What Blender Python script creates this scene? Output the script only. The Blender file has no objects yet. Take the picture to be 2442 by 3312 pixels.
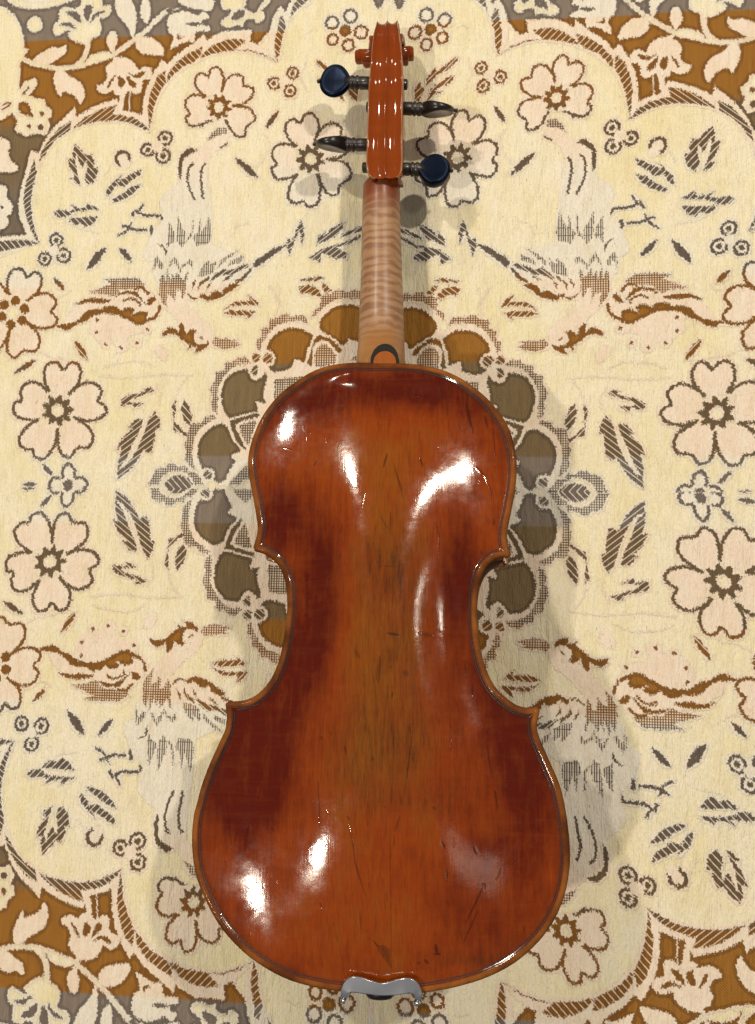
import bpy, bmesh, math
import numpy as np
from mathutils import Vector, Matrix, geometry

# ================================================================ camera, world, lamps, exposure
PW, PH, FPX, CAM_H = 2442, 3312, 3029.0, .615
def rot(rx, ry, rz):
    cx, sx, cy, sy, cz, sz = np.cos(rx), np.sin(rx), np.cos(ry), np.sin(ry), np.cos(rz), np.sin(rz)
    return np.array([[cz,-sz,0],[sz,cz,0],[0,0,1]])@np.array([[cy,0,sy],[0,1,0],[-sy,0,cy]])@np.array([[1,0,0],[0,cx,-sx],[0,sx,cx]])
CAM_R = rot(0.10922175, 0.09851012, 0.01931912); CAM_C = np.array([0.10133486, -0.13236868, 1.0])
CAMW = CAM_C*CAM_H
sc = bpy.context.scene; COL = sc.collection
cam = bpy.data.objects.new("camera", bpy.data.cameras.new("camera")); COL.objects.link(cam)
m4 = Matrix.Identity(4)
for i in range(3):
    for j in range(3): m4[i][j] = CAM_R[i, j]
    m4[i][3] = CAMW[i]
cam.matrix_world = m4
cam.data.sensor_fit = 'VERTICAL'; cam.data.sensor_height = 24; cam.data.lens = 24*FPX/PH
cam.data.clip_start = .02; cam.data.clip_end = 50; sc.camera = cam
w = bpy.data.worlds.new("World"); sc.world = w; w.use_nodes = True
bg = w.node_tree.nodes["Background"]; bg.inputs[0].default_value = (1, .93, .86, 1); bg.inputs[1].default_value = .145
def lamp(name, loc, watts, radius, col=(1, .90, .74)):
    l = bpy.data.lights.new(name, 'POINT'); l.energy = watts; l.shadow_soft_size = radius; l.color = col
    o = bpy.data.objects.new(name, l); o.location = loc; COL.objects.link(o); return o
LAMPS = [((-.84, .98, 1.8), 62, .042), ((-.82, -.58, 1.8), 54, .042), ((.88, .82, 1.8), 76, .040), ((.80, -.50, 1.8), 1.5, .12), ((1.9, .42, 1.8), 3.5, .03), ((-.84, 2.5, 1.8), 36, .06), ((.86, 2.4, 1.8), 36, .06)]
for q in LAMPS: lamp("ceiling_lamp", *q)
vs = sc.view_settings; vs.view_transform = 'Standard'; vs.look = 'None'; vs.exposure = 0; vs.gamma = 1
sc.cycles.max_bounces = 6; sc.cycles.caustics_reflective = False; sc.cycles.caustics_refractive = False
# ---------------------------------------------------------------- woven pattern of the cloth (drawn as shapes, quarter by quarter)
CR, AC, DK, GR, HA, HB, ST = 0, 1, 2, 3, 4, 5, 6      # cream, pale accent, dark, grid, two hatchings, stripes
ZM = {1: (0, 0, .3753), 2: (600, 0, .3874), 3: (0, 600, .3753), 4: (600, 600, .3874), 5: (0, 1150, .3753),
      6: (400, 1150, .3753), 7: (440, 380, .27845), 8: (440, 780, .27845), 9: (1000, 50, .31477)}
SHAPES = []
def pts(s):
    a = np.array([float(v) for v in s.replace(' ', ',').split(',')])
    return a.reshape(-1, 2)
def smooth(p, closed, n=4):
    m = len(p)
    if m < 4: return p
    out = []
    for i in range(m if closed else m - 1):
        if closed: a, b, c, d = p[i-1], p[i], p[(i+1) % m], p[(i+2) % m]
        else: a, b, c, d = p[max(i-1, 0)], p[i], p[i+1], p[min(i+2, m-1)]
        for t in np.arange(n) / n:
            out.append(.5*((2*b)+(c-a)*t+(2*a-5*b+4*c-d)*t*t+(3*b-a-3*c+d)*t**3))
    if not closed: out.append(p[-1])
    return np.array(out)
def F(z, c, s, sm=1):
    p = pts(s) if isinstance(s, str) else np.asarray(s, float)
    if sm: p = smooth(p, True)
    if z: p = p * ZM[z][2] + ZM[z][:2]
    SHAPES.append((z, c, p))
def ribbon(p, w, taper=0):
    d = np.gradient(p, axis=0); d /= np.linalg.norm(d, axis=1)[:, None] + 1e-9
    n = np.c_[-d[:, 1], d[:, 0]]; t = np.linspace(0, 1, len(p))[:, None]
    ww = w/2 * (1 if not taper else np.clip(np.sin(np.pi*t)**.7, .08, 1))
    return np.vstack([p + n*ww, (p - n*ww)[::-1]])
def L(z, c, s, w, sm=1, closed=0):
    p = pts(s) if isinstance(s, str) else np.asarray(s, float)
    if closed: p = np.vstack([p, p[:1]])
    if sm: p = smooth(p, False)
    F(z, c, ribbon(p, w), 0)
def leaf(z, x0, y0, x1, y1, w, c=DK):
    t = np.linspace(0, 1, 12)[:, None]
    F(z, c, ribbon(np.array([[x0, y0]]) * (1-t) + np.array([[x1, y1]]) * t, w, 1), 0)
def circ(z, c, x, y, r, n=18):
    a = np.linspace(0, 2*np.pi, n, endpoint=False)
    F(z, c, np.c_[x + r*np.cos(a), y + r*np.sin(a)], 0)
def ring(z, x, y, r, w, c=DK, inner=AC):
    circ(z, c, x, y, r); circ(z, inner, x, y, r - w)
def clover(z, cs, w, cx, cy, rb):
    for x, y, r in cs: ring(z, x, y, r, w); circ(z, DK, x, y, r*.38, 6)
    circ(z, AC, cx, cy, rb)
PET = ["420,310 385,250 370,180 385,100 430,60 490,60 540,120 590,65 650,65 685,120 675,220 620,290 580,340",
       "580,340 650,270 740,230 820,245 865,310 830,385 880,420 905,470 860,530 760,560 680,545 620,525",
       "620,525 690,570 760,620 790,700 760,780 650,800 600,870 560,870 510,830 490,740 490,620",
       "490,620 475,720 440,810 370,885 290,870 270,810 200,800 150,740 180,660 250,590 325,550",
       "325,550 230,550 130,520 105,460 120,400 175,385 165,310 200,245 270,225 340,250 400,310"]
def flower(cx, cy, sc, rot, skip=(), centre=1, gear=1):
    a = -np.radians(rot); R2 = np.array([[np.cos(a), -np.sin(a)], [np.sin(a), np.cos(a)]])
    tf = lambda q: (q - [487, 468]) @ R2.T * .3753 * sc + [cx, cy]
    for i, s in enumerate(PET):
        if i in skip: continue
        p = tf(smooth(pts(s), False))
        F(0, AC, p, 0); F(0, DK, ribbon(p, 9.5*sc), 0)
    if not centre: return
    t = np.linspace(0, 2*np.pi, 48, endpoint=False)
    rr = 118 + 26*np.cos(9*t)
    if gear: F(0, DK, tf(np.c_[487 + rr*np.cos(t), 468 + rr*np.sin(t)]), 0)
    else:
        for k in range(6):
            q = tf(np.array([[487 + 112*np.cos(k*1.047+.5), 468 + 112*np.sin(k*1.047+.5)]]))[0]; circ(0, DK, q[0], q[1], 17*sc)
    c = tf(np.array([[487, 468]]))[0]; circ(0, CR, c[0], c[1], 21*sc)

# --- the dark ground outside the scalloped border, with its vines and flowers
F(0, DK, "-700,-700 1700,-700 1700,60 900,60 560,420 130,800 -700,800", 0)
L(1, CR, "190,500 300,540 430,570 560,575 700,555 830,510 950,470 1040,410 1150,330 1260,240 1350,150 1430,80 1560,30 1800,-60 1950,-180", 42)
F(1, CR, "-400,0 0,40 60,60 120,120 160,200 190,300 200,400 240,410 200,460 190,510 160,520 165,640 150,760 200,690 290,655 310,700 280,770 230,810 380,850 385,900 440,940 430,1000 400,1020 425,1080 380,1160 300,1140 210,1160 110,1110 130,1030 90,960 0,1020 -400,1020", 0)
F(1, DK, "150,880 220,870 260,960 270,1000 220,980 160,960"); F(1, DK, "330,960 360,950 370,980 340,990")
circ(1, DK, 240, 1075, 20); circ(1, DK, 340, 1085, 27); L(1, DK, "0,935 40,910 80,870", 14); L(1, DK, "0,890 40,875 80,870", 12)
L(1, DK, "180,800 220,760 240,730", 14)
F(1, CR, "-100,-250 40,-20 150,50 300,65 450,45 560,10 700,-60 700,-250"); F(1, AC, "150,-300 600,-300 560,-60 350,10 150,-40")
circ(1, CR, 288, 197, 68)
F(1, CR, "740,375 640,350 570,290 600,250 540,265 470,300 445,250 460,190 500,160 495,80 560,45 630,60 680,30 700,-40 760,-60 860,-40 880,30 940,30 950,90 910,140 850,150 865,220 850,290 780,330 770,375")
for s in ("560,90 650,90 690,150 680,180 600,130", "720,50 780,30 780,90 740,170 715,120", "790,120 850,85 900,85 820,130 770,190", "500,200 580,180 650,240 600,220"): F(1, DK, s)
L(1, CR, "745,370 735,440 700,510 640,560", 45)
for s in ("270,510 330,450 430,395 500,400 565,375 550,450 480,500 410,545 330,540", "470,600 450,680 480,780 515,830 540,780 620,810 660,850 680,890 720,830 710,740 660,680 580,640 540,600",
          "730,520 790,460 870,435 940,440 960,480 900,510 820,530", "960,440 910,370 920,290 960,250 1000,280 1005,350 985,400", "1130,310 1100,230 1030,150 985,60 990,-40 1060,-130 1130,0 1165,90 1165,220 1150,300",
          "1250,190 1200,120 1210,10 1240,-50 1280,10 1290,80 1280,150", "1180,320 1270,305 1350,340 1400,410 1395,465 1300,460 1220,450 1160,390"): F(1, CR if s[0] == '7' else AC, s)
F(1, AC, "960,470 1010,480 1100,490 1160,540 1180,590 1240,560 1300,590 1290,660 1220,690 1210,780 1150,800 1100,770 1060,820 980,800 970,770 900,800 830,770 830,730 880,710 915,650 900,590 930,540 970,510")
for s in ("1095,612 1150,632 1240,600 1215,645 1150,655", "1080,640 1150,700 1160,740 1110,730", "960,660 990,640 930,740 915,730", "1010,650 1050,660 1070,710 1020,750 1010,700"): F(1, DK, s)
L(1, AC, "1050,800 1040,870 1020,940", 46); L(1, CR, "1115,770 1108,860 1100,960", 12)
F(1, AC, "1440,130 1530,90 1652,90 1680,200 1660,340 1600,340 1500,390 1450,410 1490,300 1440,250"); F(1, DK, "1530,260 1600,210 1590,290 1520,320"); L(1, DK, "1430,90 1500,40 1580,40 1660,90", 34)
F(1, AC, "-60,1190 50,1190 75,1250 55,1290 80,1370 140,1420 120,1460 60,1470 -60,1440"); F(3, AC, "-80,0 40,0 40,90 90,150 80,230 45,250 50,330 -80,370"); circ(3, DK, 0, 175, 14)
F(2, AC, "-60,-30 210,-30 205,70 100,60 -30,30"); F(2, AC, "-60,80 90,110 130,80 180,100 180,150 150,170 190,200 180,240 60,250 -60,290"); F(2, DK, "-10,180 60,200 130,170 60,170"); F(2, DK, "130,150 185,140 180,190 140,190")
F(2, CR, "300,-60 300,60 370,60 350,110 290,150 290,190 350,215 420,190 470,200 490,150 560,140 580,170 640,150 650,80 620,70 700,0 680,-60 590,60 560,90 500,30 490,-60")
F(2, DK, "400,90 470,60 480,110 430,140 370,150"); F(2, DK, "480,40 560,90 590,60 540,20")
# --- scalloped border: pale band, hatched band, cream field
AB = [(1, "1290,1125 1220,985 1150,960 1050,940 1030,930 1000,840 900,870 780,920 690,970 655,1000 640,915 560,990 480,1060 430,1110 370,1200 320,1310 250,1280 240,1340 210,1440 180,1550 155,1652 140,1740 150,1860 215,2014 335,2095 420,1900 420,1400 800,1150"),
      (1, "1290,1125 1215,990 1225,850 1260,720 1320,600 1390,500 1435,540 1500,460 1600,390 1652,355 1750,270 1770,330 1820,290 1920,245 2050,240 2165,235 2140,340 2240,370 2360,490 2300,600 1600,700 1400,900"),
      (2, "765,510 680,385 690,250 720,130 780,30 830,80 850,20 870,0 900,-80 1300,-200 1800,-200 1800,300 900,400"),
      (3, "335,490 215,415 100,420 0,430 -300,470 -300,640 100,560")]
for z, s in AB: F(z, AC, s, 0)
for s in ("1290,1128 1220,1050 1130,1000 1000,975 960,975 1000,895 900,920 800,960 700,1030 640,1080 620,1100 800,1060 980,1040 1200,1100", "610,1035 520,1080 430,1170 380,1240 340,1310 320,1390 400,1290 480,1200 590,1120",
          "280,1360 250,1440 210,1560 190,1652 185,1700 200,1820 230,1920 290,2050 335,2092 270,1930 250,1750 270,1600 300,1480"): F(1, HA, s, 0)
for s in ("1278,1110 1265,900 1290,780 1340,660 1410,585 1420,690 1370,780 1320,900 1300,1000", "1440,610 1520,510 1620,440 1660,420 1740,385 1720,460 1652,520 1560,560 1430,690"): F(1, HB, s, 0)
for s in ("110,460 200,370 330,310 420,310 490,320 400,395 520,395 640,430 755,495 660,470 550,430 420,415 280,425 150,455", "755,500 735,400 740,300 760,220 775,130 800,115 830,200 800,290 785,400", "850,190 870,130 880,60 920,-20 1000,-90 1010,-10 950,40 880,110"): F(2, HB, s, 0)
F(3, HB, "330,488 200,455 100,460 -100,480 -300,520 -300,600 0,555 100,535 200,510", 0)
F(1, CR, "1287,1130 1200,1090 1100,1045 980,1030 850,1035 720,1065 600,1110 480,1190 400,1280 330,1400 300,1500 270,1600 252,1700 250,1750 260,1850 275,1940 300,2020 337,2095 800,2300 1500,2000", 0)
F(1, CR, "1287,1130 1300,1000 1330,880 1380,770 1430,690 1500,620 1600,540 1652,515 1735,480 1815,445 1950,420 2040,410 2160,425 2300,470 2390,525 2600,900 2300,2000 1200,2200", 0)
F(2, CR, "762,510 770,480 790,390 805,300 835,200 885,110 950,40 1040,-20 1300,-90 1700,-90 1700,900 780,900", 0)
F(3, CR, "337,492 200,512 100,542 0,582 -300,640 -300,1400 900,1400 900,480", 0)
F(0, CR, "126,790 480,430 894,200 1400,200 1400,1700 -400,1700 -400,900", 0)
for z, s in ((1, "1200,1100 1100,1060 980,1045 850,1050 720,1080 600,1125 485,1205 405,1295 340,1410 310,1510 282,1600 265,1700 262,1760 275,1860 300,1960"), (1, "1312,1010 1342,890 1392,780 1445,700 1515,630 1610,555 1740,490 1820,460 1950,435 2040,425 2160,440 2290,480"), (2, "790,470 815,300 850,200 900,115 960,55 1050,0"), (3, "200,530 100,560 0,600 -200,640")): L(z, AC, s, 16)
L(2, AC, "1000,260 1060,235 1110,240", 8)
for z, s, w_ in ((3, "430,900 480,950 560,940 600,900", 14), (3, "300,1400 420,1470 560,1490 700,1560", 16), (4, "690,830 740,900 765,1000 740,1070", 18), (4, "800,840 770,930 800,1010", 12), (5, "850,170 1100,185 1400,150 1650,165", 18), (5, "880,100 1000,60 1200,40 1330,90", 14), (5, "1330,240 1380,330 1360,420", 14), (6, "420,380 480,250 540,180", 14), (4, "380,420 420,330 520,300", 12), (2, "640,1100 700,1160 660,1300 560,1420", 12), (2, "1000,500 960,640 1010,760", 12), (1, "900,1500 960,1400 1010,1450", 14), (3, "560,300 700,380 860,400", 12)): L(z, AC, s, w_)
# --- motifs inside the field
flower(183, 1326, 1, 0); flower(38, 1009, .93, -12, gear=0); flower(1003, 511, .92, 23); flower(704, 339, .80, 27, skip=(3,))
for s in ("640,1235 700,1290 740,1340 780,1320 810,1400 790,1440 840,1440 830,1500 800,1560 750,1590 720,1530 745,1440 740,1370 700,1440 680,1400 650,1310 640,1400 660,1500 690,1590 640,1570 600,1530 640,1520 590,1430 570,1360 620,1370 615,1290",
          "1215,1445 1140,1480 1000,1560 1050,1490 960,1570 915,1620 905,1690 950,1660 990,1590 1060,1600 1120,1550 1200,1500", "1210,1570 1120,1600 1050,1660 950,1720 970,1740 1080,1700 1150,1650 1200,1590"): F(1, HB, s, 0)
ring(1, 1048, 1358, 72, 27); circ(1, AC, 1075, 1405, 45)
clover(1, ((1412, 1180, 68), (1262, 1280, 63), (1395, 1332, 70)), 23, 1345, 1250, 52)
clover(3, ((475, 465, 64), (375, 625, 64), (540, 600, 68)), 22, 460, 553, 46)
clover(2, ((890, 595, 55), (730, 680, 57), (865, 745, 57)), 20, 815, 655, 46)
for s in ("450,235 490,205 560,215 640,200 600,160 680,190 740,190 740,150 830,190 850,205 760,210 650,220 560,265 500,270", "570,275 640,280 720,270 840,260 800,320 730,355 700,320 640,340 600,310"): F(3, HB, s, 0)
for a in ((3, 900, 530, 745, 720, 62), (3, 1015, 525, 1130, 650, 48), (3, 450, 795, 550, 895, 42), (3, 300, 1500, 110, 1615, 44), (2, 770, 910, 665, 1055, 42), (2, 410, 1305, 600, 1480, 52)): leaf(*a)
leaf(3, 640, 1340, 745, 1505, 52, HB)
L(3, DK, "1390,290 1370,247 1230,245 1180,220 1160,205 1130,260", 24, 0); L(3, DK, "1180,215 1205,185 1225,145", 18, 0); L(3, DK, "1300,340 1290,400 1320,440", 30, 0)
L(3, DK, "1260,370 1170,375 1100,355 1040,335", 22, 0); L(3, DK, "1095,365 1060,400 1000,430", 18, 0); L(3, DK, "1100,350 1125,310", 14, 0)
# bird
F(7, AC, "300,1160 260,950 370,820 480,720 480,450 620,330 700,350 850,230 1040,160 1080,200 960,330 830,520 870,1100 860,1400 900,1652 120,1652 120,1430 200,1300")
F(8, AC, "120,0 330,100 180,380 250,500 300,750 460,900 600,1000 690,1050 680,1170 830,1150 910,1090 850,950 700,850 560,680 700,620 1100,480 1300,270 1100,130 850,0", 0)
F(7, DK, "690,360 620,330 540,380 490,450 475,610 510,700 520,560 530,470 600,410 690,370"); L(7, DK, "655,505 600,560 585,680 600,780 640,880 675,940", 24); L(7, DK, "790,515 750,580 735,680 750,800 765,930", 27)
for s in ("340,1510 370,1190 400,1250 430,1330 440,1420 380,1450", "470,1130 500,1200 520,1280 555,1300 555,1440 520,1500 470,1430 460,1330", "560,1440 620,1330 640,1180 655,1180 640,1320 620,1400", "650,1370 700,1330 735,1150 745,1330 790,1250 840,1120 860,1350 830,1450 740,1460 690,1480"): F(7, ST, s, 0)
F(7, DK, "230,1460 290,1470 340,1530 330,1600 300,1500", 0); F(7, GR, "820,240 850,180 940,95 1040,100 1040,165 930,190", 0); L(7, DK, "965,330 1065,275", 20, 0); L(7, DK, "740,90 800,20 870,10", 20, 0)
for s in ("180,310 200,200 230,165 280,230 300,300 270,310 220,240 200,330", "350,290 400,200 430,160 480,230 490,320 450,260 420,210 380,280", "490,350 510,270 610,200 640,220 640,300 600,240 530,290", "705,400 740,310 800,230 850,205 820,280 880,240 920,210 900,330 820,380 730,400", "940,300 960,230 1060,150 1185,85 1100,160 1050,200 980,260", "1060,280 1080,230 1180,180 1245,155 1220,220 1130,250"): F(8, ST, s, 0)
F(8, GR, "260,480 270,390 300,360 330,480 340,300 360,380 390,480 400,350 430,430 460,340 490,400 530,440 570,350 590,340 560,480 550,600 520,660 500,560 450,540 430,690 400,620 340,590 340,720 360,765 290,690 250,600", 0)
for s in ("1652,50 1570,80 1480,150 1380,200 1350,260 1380,300 1500,220 1600,140 1652,110 1760,20", "1350,290 1280,340 1200,420 1130,450 1140,480 1240,440 1330,340", "1180,490 1100,480 1010,530 990,590 930,560 870,580 820,630 780,600 730,600 720,640 640,640 570,580 600,640 660,670 740,640 830,680 900,665 1000,630 1090,560 1170,510",
          "630,570 640,480 690,430 670,490 640,530", "700,570 710,490 830,390 840,430 740,490", "810,560 820,490 850,470 870,430 850,490"): F(8, DK, s, 0)
for s in ("850,440 900,370 1000,310 1070,330 1180,280 1290,250 1310,290 1200,330 1080,380 980,380 900,430", "980,460 1050,400 1120,370 1060,430"): F(8, HA, s, 0)
F(8, AC, "640,1150 640,1050 720,1010 860,1050 880,1130 760,1190")
F(8, DK, "285,1090 290,1040 370,990 430,1000 480,1050 480,960 505,925 540,980 570,1070 610,1020 650,1010 700,1040 660,1060 655,1140 700,1185 770,1190 830,1150 820,1210 740,1260 660,1280 700,1210 640,1210 580,1250 610,1195 540,1150 460,1080 380,1060", 0)
leaf(8, 722, 1095, 770, 1125, 22); F(8, GR, "860,1160 900,1115 1180,1140 1120,1160 1205,1195 1150,1220 1020,1250 960,1230 900,1210", 0)
for s in ("1000,800 1060,740 1150,690 1280,690 1320,690 1285,610 1350,650 1400,700 1415,740 1330,730 1200,730 1080,750", "1000,825 1080,790 1200,790 1290,800 1380,810 1330,860 1260,900 1300,850 1200,855 1100,850"): F(8, HB, s, 0)
# spread wing
F(3, AC, "600,1080 760,1000 900,940 1200,850 1330,950 1360,1030 1250,1180 1000,1110 800,1100 560,1180"); F(3, AC, "800,1130 980,1120 1200,1200 1250,1250 1100,1300 1100,1400 1030,1430 960,1350 900,1390 800,1300 760,1250"); F(3, AC, "1320,1380 1380,1360 1440,1440 1400,1510 1330,1450")
for s in ("470,1205 560,1190 640,1170 690,1130 740,1080 820,1060 860,1060 930,1030 1000,1040 1030,1070 1080,1040 1150,1060 1110,1110 1190,1075 1260,1090 1250,1140 1330,1100 1360,1020 1380,1040 1340,1120 1260,1170 1180,1195 1100,1160 1000,1110 900,1100 820,1110 720,1170 660,1190 580,1240 510,1230",
          "640,1025 720,980 830,965 950,990 840,1010 740,1005", "980,950 1040,910 1160,905 1220,980 1250,1010 1270,970 1320,950 1330,980 1260,1020 1180,960 1100,925 1000,945"): F(3, DK, s)
L(3, DK, "1050,990 1120,965 1190,1000 1190,1030", 18); L(3, DK, "1145,880 1220,870 1270,930", 26)
F(3, GR, "890,805 1040,790 1170,790 1240,850 1130,880 1030,890 960,960 900,930 760,920 860,880 960,840", 0)
for x, y in ((825, 1155), (822, 1262), (900, 1362), (1030, 1392), (1165, 1350), (1258, 1230)): circ(3, AC, x, y, 45); circ(3, DK, x, y, 16, 6)
# small four-petalled flower on the axis, leaves
for s in ("535,1060 535,980 580,930 630,980 635,1050", "510,1055 450,1060 415,1110 460,1160 510,1155", "640,1060 700,1050 745,1105 690,1160 640,1155"): F(5, AC, s); L(5, DK, s, 24)
circ(5, DK, 580, 1108, 42); leaf(5, 355, 935, 445, 1035, 40); leaf(5, 185, 1110, 305, 1110, 44)
for s in ("1320,470 1360,540 1365,620 1330,620 1320,720 1290,830 1240,830 1230,800 1150,930 1080,1010 995,1065 1010,970 1060,950 1130,870 1180,780 1220,690 1260,570", "1220,540 1150,550 1085,630 1140,620 1050,700 990,810 1040,790 1010,900 1000,980 1080,880 1120,780 1170,680 1210,600", "1030,430 1030,380 1090,340 1180,320 1250,300 1220,280 1280,265 1325,290 1280,310 1200,340 1110,370 1100,400 1200,400 1230,400 1180,430 1140,450 1130,410 1060,430"): F(5, HA, s, 0)
for s in ("400,430 440,380 430,480 420,560 440,580 500,640 550,670 530,690 450,640 415,640 415,520", "490,430 510,370 560,440 580,540 550,600 500,540 490,470"): F(6, HB, s, 0)
for s in ("1090,490 1100,430 1160,370 1150,420 1230,340 1330,300 1300,360 1240,430 1180,450", "1300,400 1400,360 1470,330 1620,320 1620,350 1470,370 1350,410 1290,430", "1140,520 1300,480 1470,400 1465,430 1320,500 1250,510 1350,570 1340,600 1250,610 1170,570 1130,560 1120,640 1030,600 1080,560", "850,540 840,460 850,430 880,460 910,400 930,340 960,280 980,340 990,400 970,490 960,440 950,360 920,430 880,530 860,580",
          "940,850 1000,830 1070,840 1130,890 1120,935 1060,910 1000,890 980,910 950,870", "1130,810 1180,830 1220,880 1180,890 1150,880", "950,780 1050,765 1120,755 1155,775 1100,790 960,795"): F(4, HA, s, 0)
circ(2, DK, 1330, 248, 50)
for x, y, r in ((1220, 178, 63), (1375, 125, 65), (1462, 262, 64), (1358, 370, 58), (1225, 320, 55)): ring(2, x, y, r, 22)
for s in ("1520,390 1480,400 1310,540 1280,500 1240,560 1195,610 1195,680 1250,640 1300,580 1400,530 1470,470 1520,420", "1495,570 1440,580 1360,640 1260,700 1200,850 1260,790 1380,740 1280,740 1350,690 1450,650", "1130,640 1140,700 1180,720 1120,840 1075,850 1070,740"): F(9, HB, s, 0)
F(2, DK, "1560,-40 1600,60 1640,30 1650,-40")
# --- central medallion
F(0, AC, "1260,970 1162,972 1080,978 1030,1018 1018,1065 990,1050 950,1042 908,1050 870,1072 848,1115 838,1150 805,1178 775,1178 740,1190 710,1225 698,1262 703,1334 685,1360 645,1390 620,1428 618,1470 632,1515 663,1570 1260,1575", 0)
GRS = ((4, "1055,1100 1060,1050 1120,1010 1130,920 1180,900 1220,910 1250,870 1310,870 1340,895 1380,870 1450,880 1680,880 1680,945 1450,945 1340,930 1240,955 1150,1010 1085,1080"), (4, "590,1360 590,1280 630,1260 625,1190 690,1180 700,1110 770,1100 800,1070 850,1065 880,1095 930,1080 990,1085 1025,1150 950,1120 850,1130 760,1160 690,1220 640,1300 610,1380"), (4, "1070,1440 1090,1370 1130,1325 1180,1330 1230,1380 1260,1430 1240,1490 1160,1510 1080,1510"), (4, "1370,1450 1430,1420 1430,1460"),
       (6, "795,500 750,470 740,400 760,370 730,290 760,230 780,200 780,140 860,115 860,60 940,45 980,10 1040,5 1090,60 1000,65 920,100 850,180 800,280 800,400"), (6, "540,930 515,880 530,820 510,760 540,700 555,600 600,575 660,580 690,525 770,510 790,530 720,570 640,630 590,720 575,830 590,930 600,980"), (6, "1300,200 1900,150 1900,420 1290,420"), (6, "900,1110 1000,990 1060,940 1120,1000 1120,1120"),
       (6, "190,1112 230,1060 260,980 310,960 350,960 370,930 430,930 470,960 530,950 540,1000 600,1000 650,1060 660,1112"))
DSK = ((4, "1115,1170 1130,1110 1180,1060 1250,1010 1340,990 1450,1010 1560,1080 1600,1180 1560,1290 1435,1300 1360,1280 1340,1320 1290,1330 1240,1290 1150,1230"), (4, "670,1375 690,1300 740,1240 820,1195 890,1185 970,1200 1050,1245 1060,1290 1020,1350 1000,1440 990,1475 910,1445 890,1490 880,1520 780,1550 710,1540 680,1480 735,1470 740,1420 700,1390"),
       (6, "835,400 830,300 860,220 920,150 1000,120 1070,125 1085,180 1140,210 1150,170 1200,140 1230,170 1220,240 1200,290 1200,370 1215,410 1130,390 1150,470 1080,490 960,520 900,530 860,480"), (6, "625,830 640,730 700,650 800,590 880,605 910,680 950,750 1000,815 910,860 950,910 900,990 870,1060 820,1090 760,1060 760,1000 720,970 670,970 640,910"))
for z, s in GRS: F(z, GR, s, 0)
for z, s in DSK: F(z, DK, s)
F(4, DK, "1010,1470 1030,1390 1060,1290 1090,1250 1150,1240 1240,1290 1290,1350 1290,1390 1250,1380 1190,1320 1120,1300 1060,1350 1060,1500"); L(4, AC, "1005,1470 1030,1390 1060,1290 1090,1250 1150,1240 1240,1290 1300,1350", 20); L(4, AC, "1065,1500 1070,1370 1110,1310 1180,1310 1240,1370 1280,1440", 20)
F(6, DK, "900,560 1000,525 1140,490 1160,520 1050,555 980,580 960,600 1000,700 1050,790 1020,800 960,740 920,640"); L(6, AC, "895,555 1000,520 1140,485", 18); L(6, AC, "1160,530 1050,560 975,585 965,610 1005,700 1055,790", 18); L(6, AC, "895,560 920,650 960,740 1020,810", 18)
F(6, GR, "985,605 1050,572 1140,562 1100,680 1070,780 1020,700", 0)
for z, x, y, r in ((4, 582, 1432, 44), (4, 680, 1438, 50), (4, 585, 1540, 50), (6, 715, 1025, 46)): circ(z, AC, x, y, r + 18); circ(z, HA, x, y, r*.86, 9)
L(4, AC, "600,1460 620,1500 600,1600", 34); circ(6, CR, 760, 1112, 40); F(6, GR, "590,1112 640,1075 690,1112", 0)
F(6, CR, "290,1112 340,1020 430,985 530,1010 600,1112 530,1215 430,1240 340,1210"); F(6, HB, "340,1112 380,1060 440,1030 510,1040 570,1080 580,1112 510,1180 440,1190 380,1165"); circ(6, CR, 1050, 1115, 50)

# --- to cloth coordinates (units of 1/3029 of the camera height), mirrored about both axes, with the small drift measured in each quarter
def to_plane(p):
    d = np.c_[(p[:, 0]-PW/2)/FPX, -(p[:, 1]-PH/2)/FPX, -np.ones(len(p))] @ CAM_R.T
    t = -1.0/d[:, 2]
    return (CAM_C[:2] + d[:, :2]*t[:, None]) * FPX
FEAT = [((480,422),(2039,381),(390,2813),(2093,2942)),((126,784),(2418,741),(48,2406),0),((894,194),(1608,180),(816,3118),(1620,3178)),((507,465),(1996,430),(420,2760),(2056,2871)),((173,808),(2361,767),(97,2365),(2435,2513)),((1003,511),(1495,507),0,0),
        ((705,339),(1808,311),(615,2910),(1836,3002)),((183,1326),(2324,1339),(152,1815),(2341,1874)),((648,1088),(1805,1094),(615,2057),(1819,2114)),((180,1052),(2344,1040),(128,2108),(2384,2202)),((718,1005),(1742,1005),(678,2154),(1751,2208)),((373,1548),(2087,1573),(372,1585),(2087,1621)),
        ((394,510),(2127,465),(304,2715),(2190,2851)),((338,799),(2181,773),(266,2379),(2216,2487)),((1115,97),(1386,88),(1070,3252),(1369,3283)),((832,1162),(1603,1168),(805,1981),(1608,2020))]
SG = np.array([[1, 1], [-1, 1], [1, -1], [-1, -1]])
def basis(p): x, y = p[:, 0]/1000, p[:, 1]/1000; return np.c_[np.ones(len(p)), x, y, x*y, x*x, y*y]
DRIFT = [None]
for k in (1, 2, 3):
    a = np.array([f[0] for f in FEAT if f[k]], float); b = np.array([f[k] for f in FEAT if f[k]], float)
    src = to_plane(a)*SG[k]; B = basis(src)
    DRIFT.append(np.linalg.solve(B.T@B + np.diag([0, .02, .02, .1, .1, .1]), B.T@(to_plane(b)-src)))
TS, X0, X1, Y0, Y1 = .72, -1560., 1560., -1960., 1960.
TW, TH = int((X1-X0)*TS), int((Y1-Y0)*TS)
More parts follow.
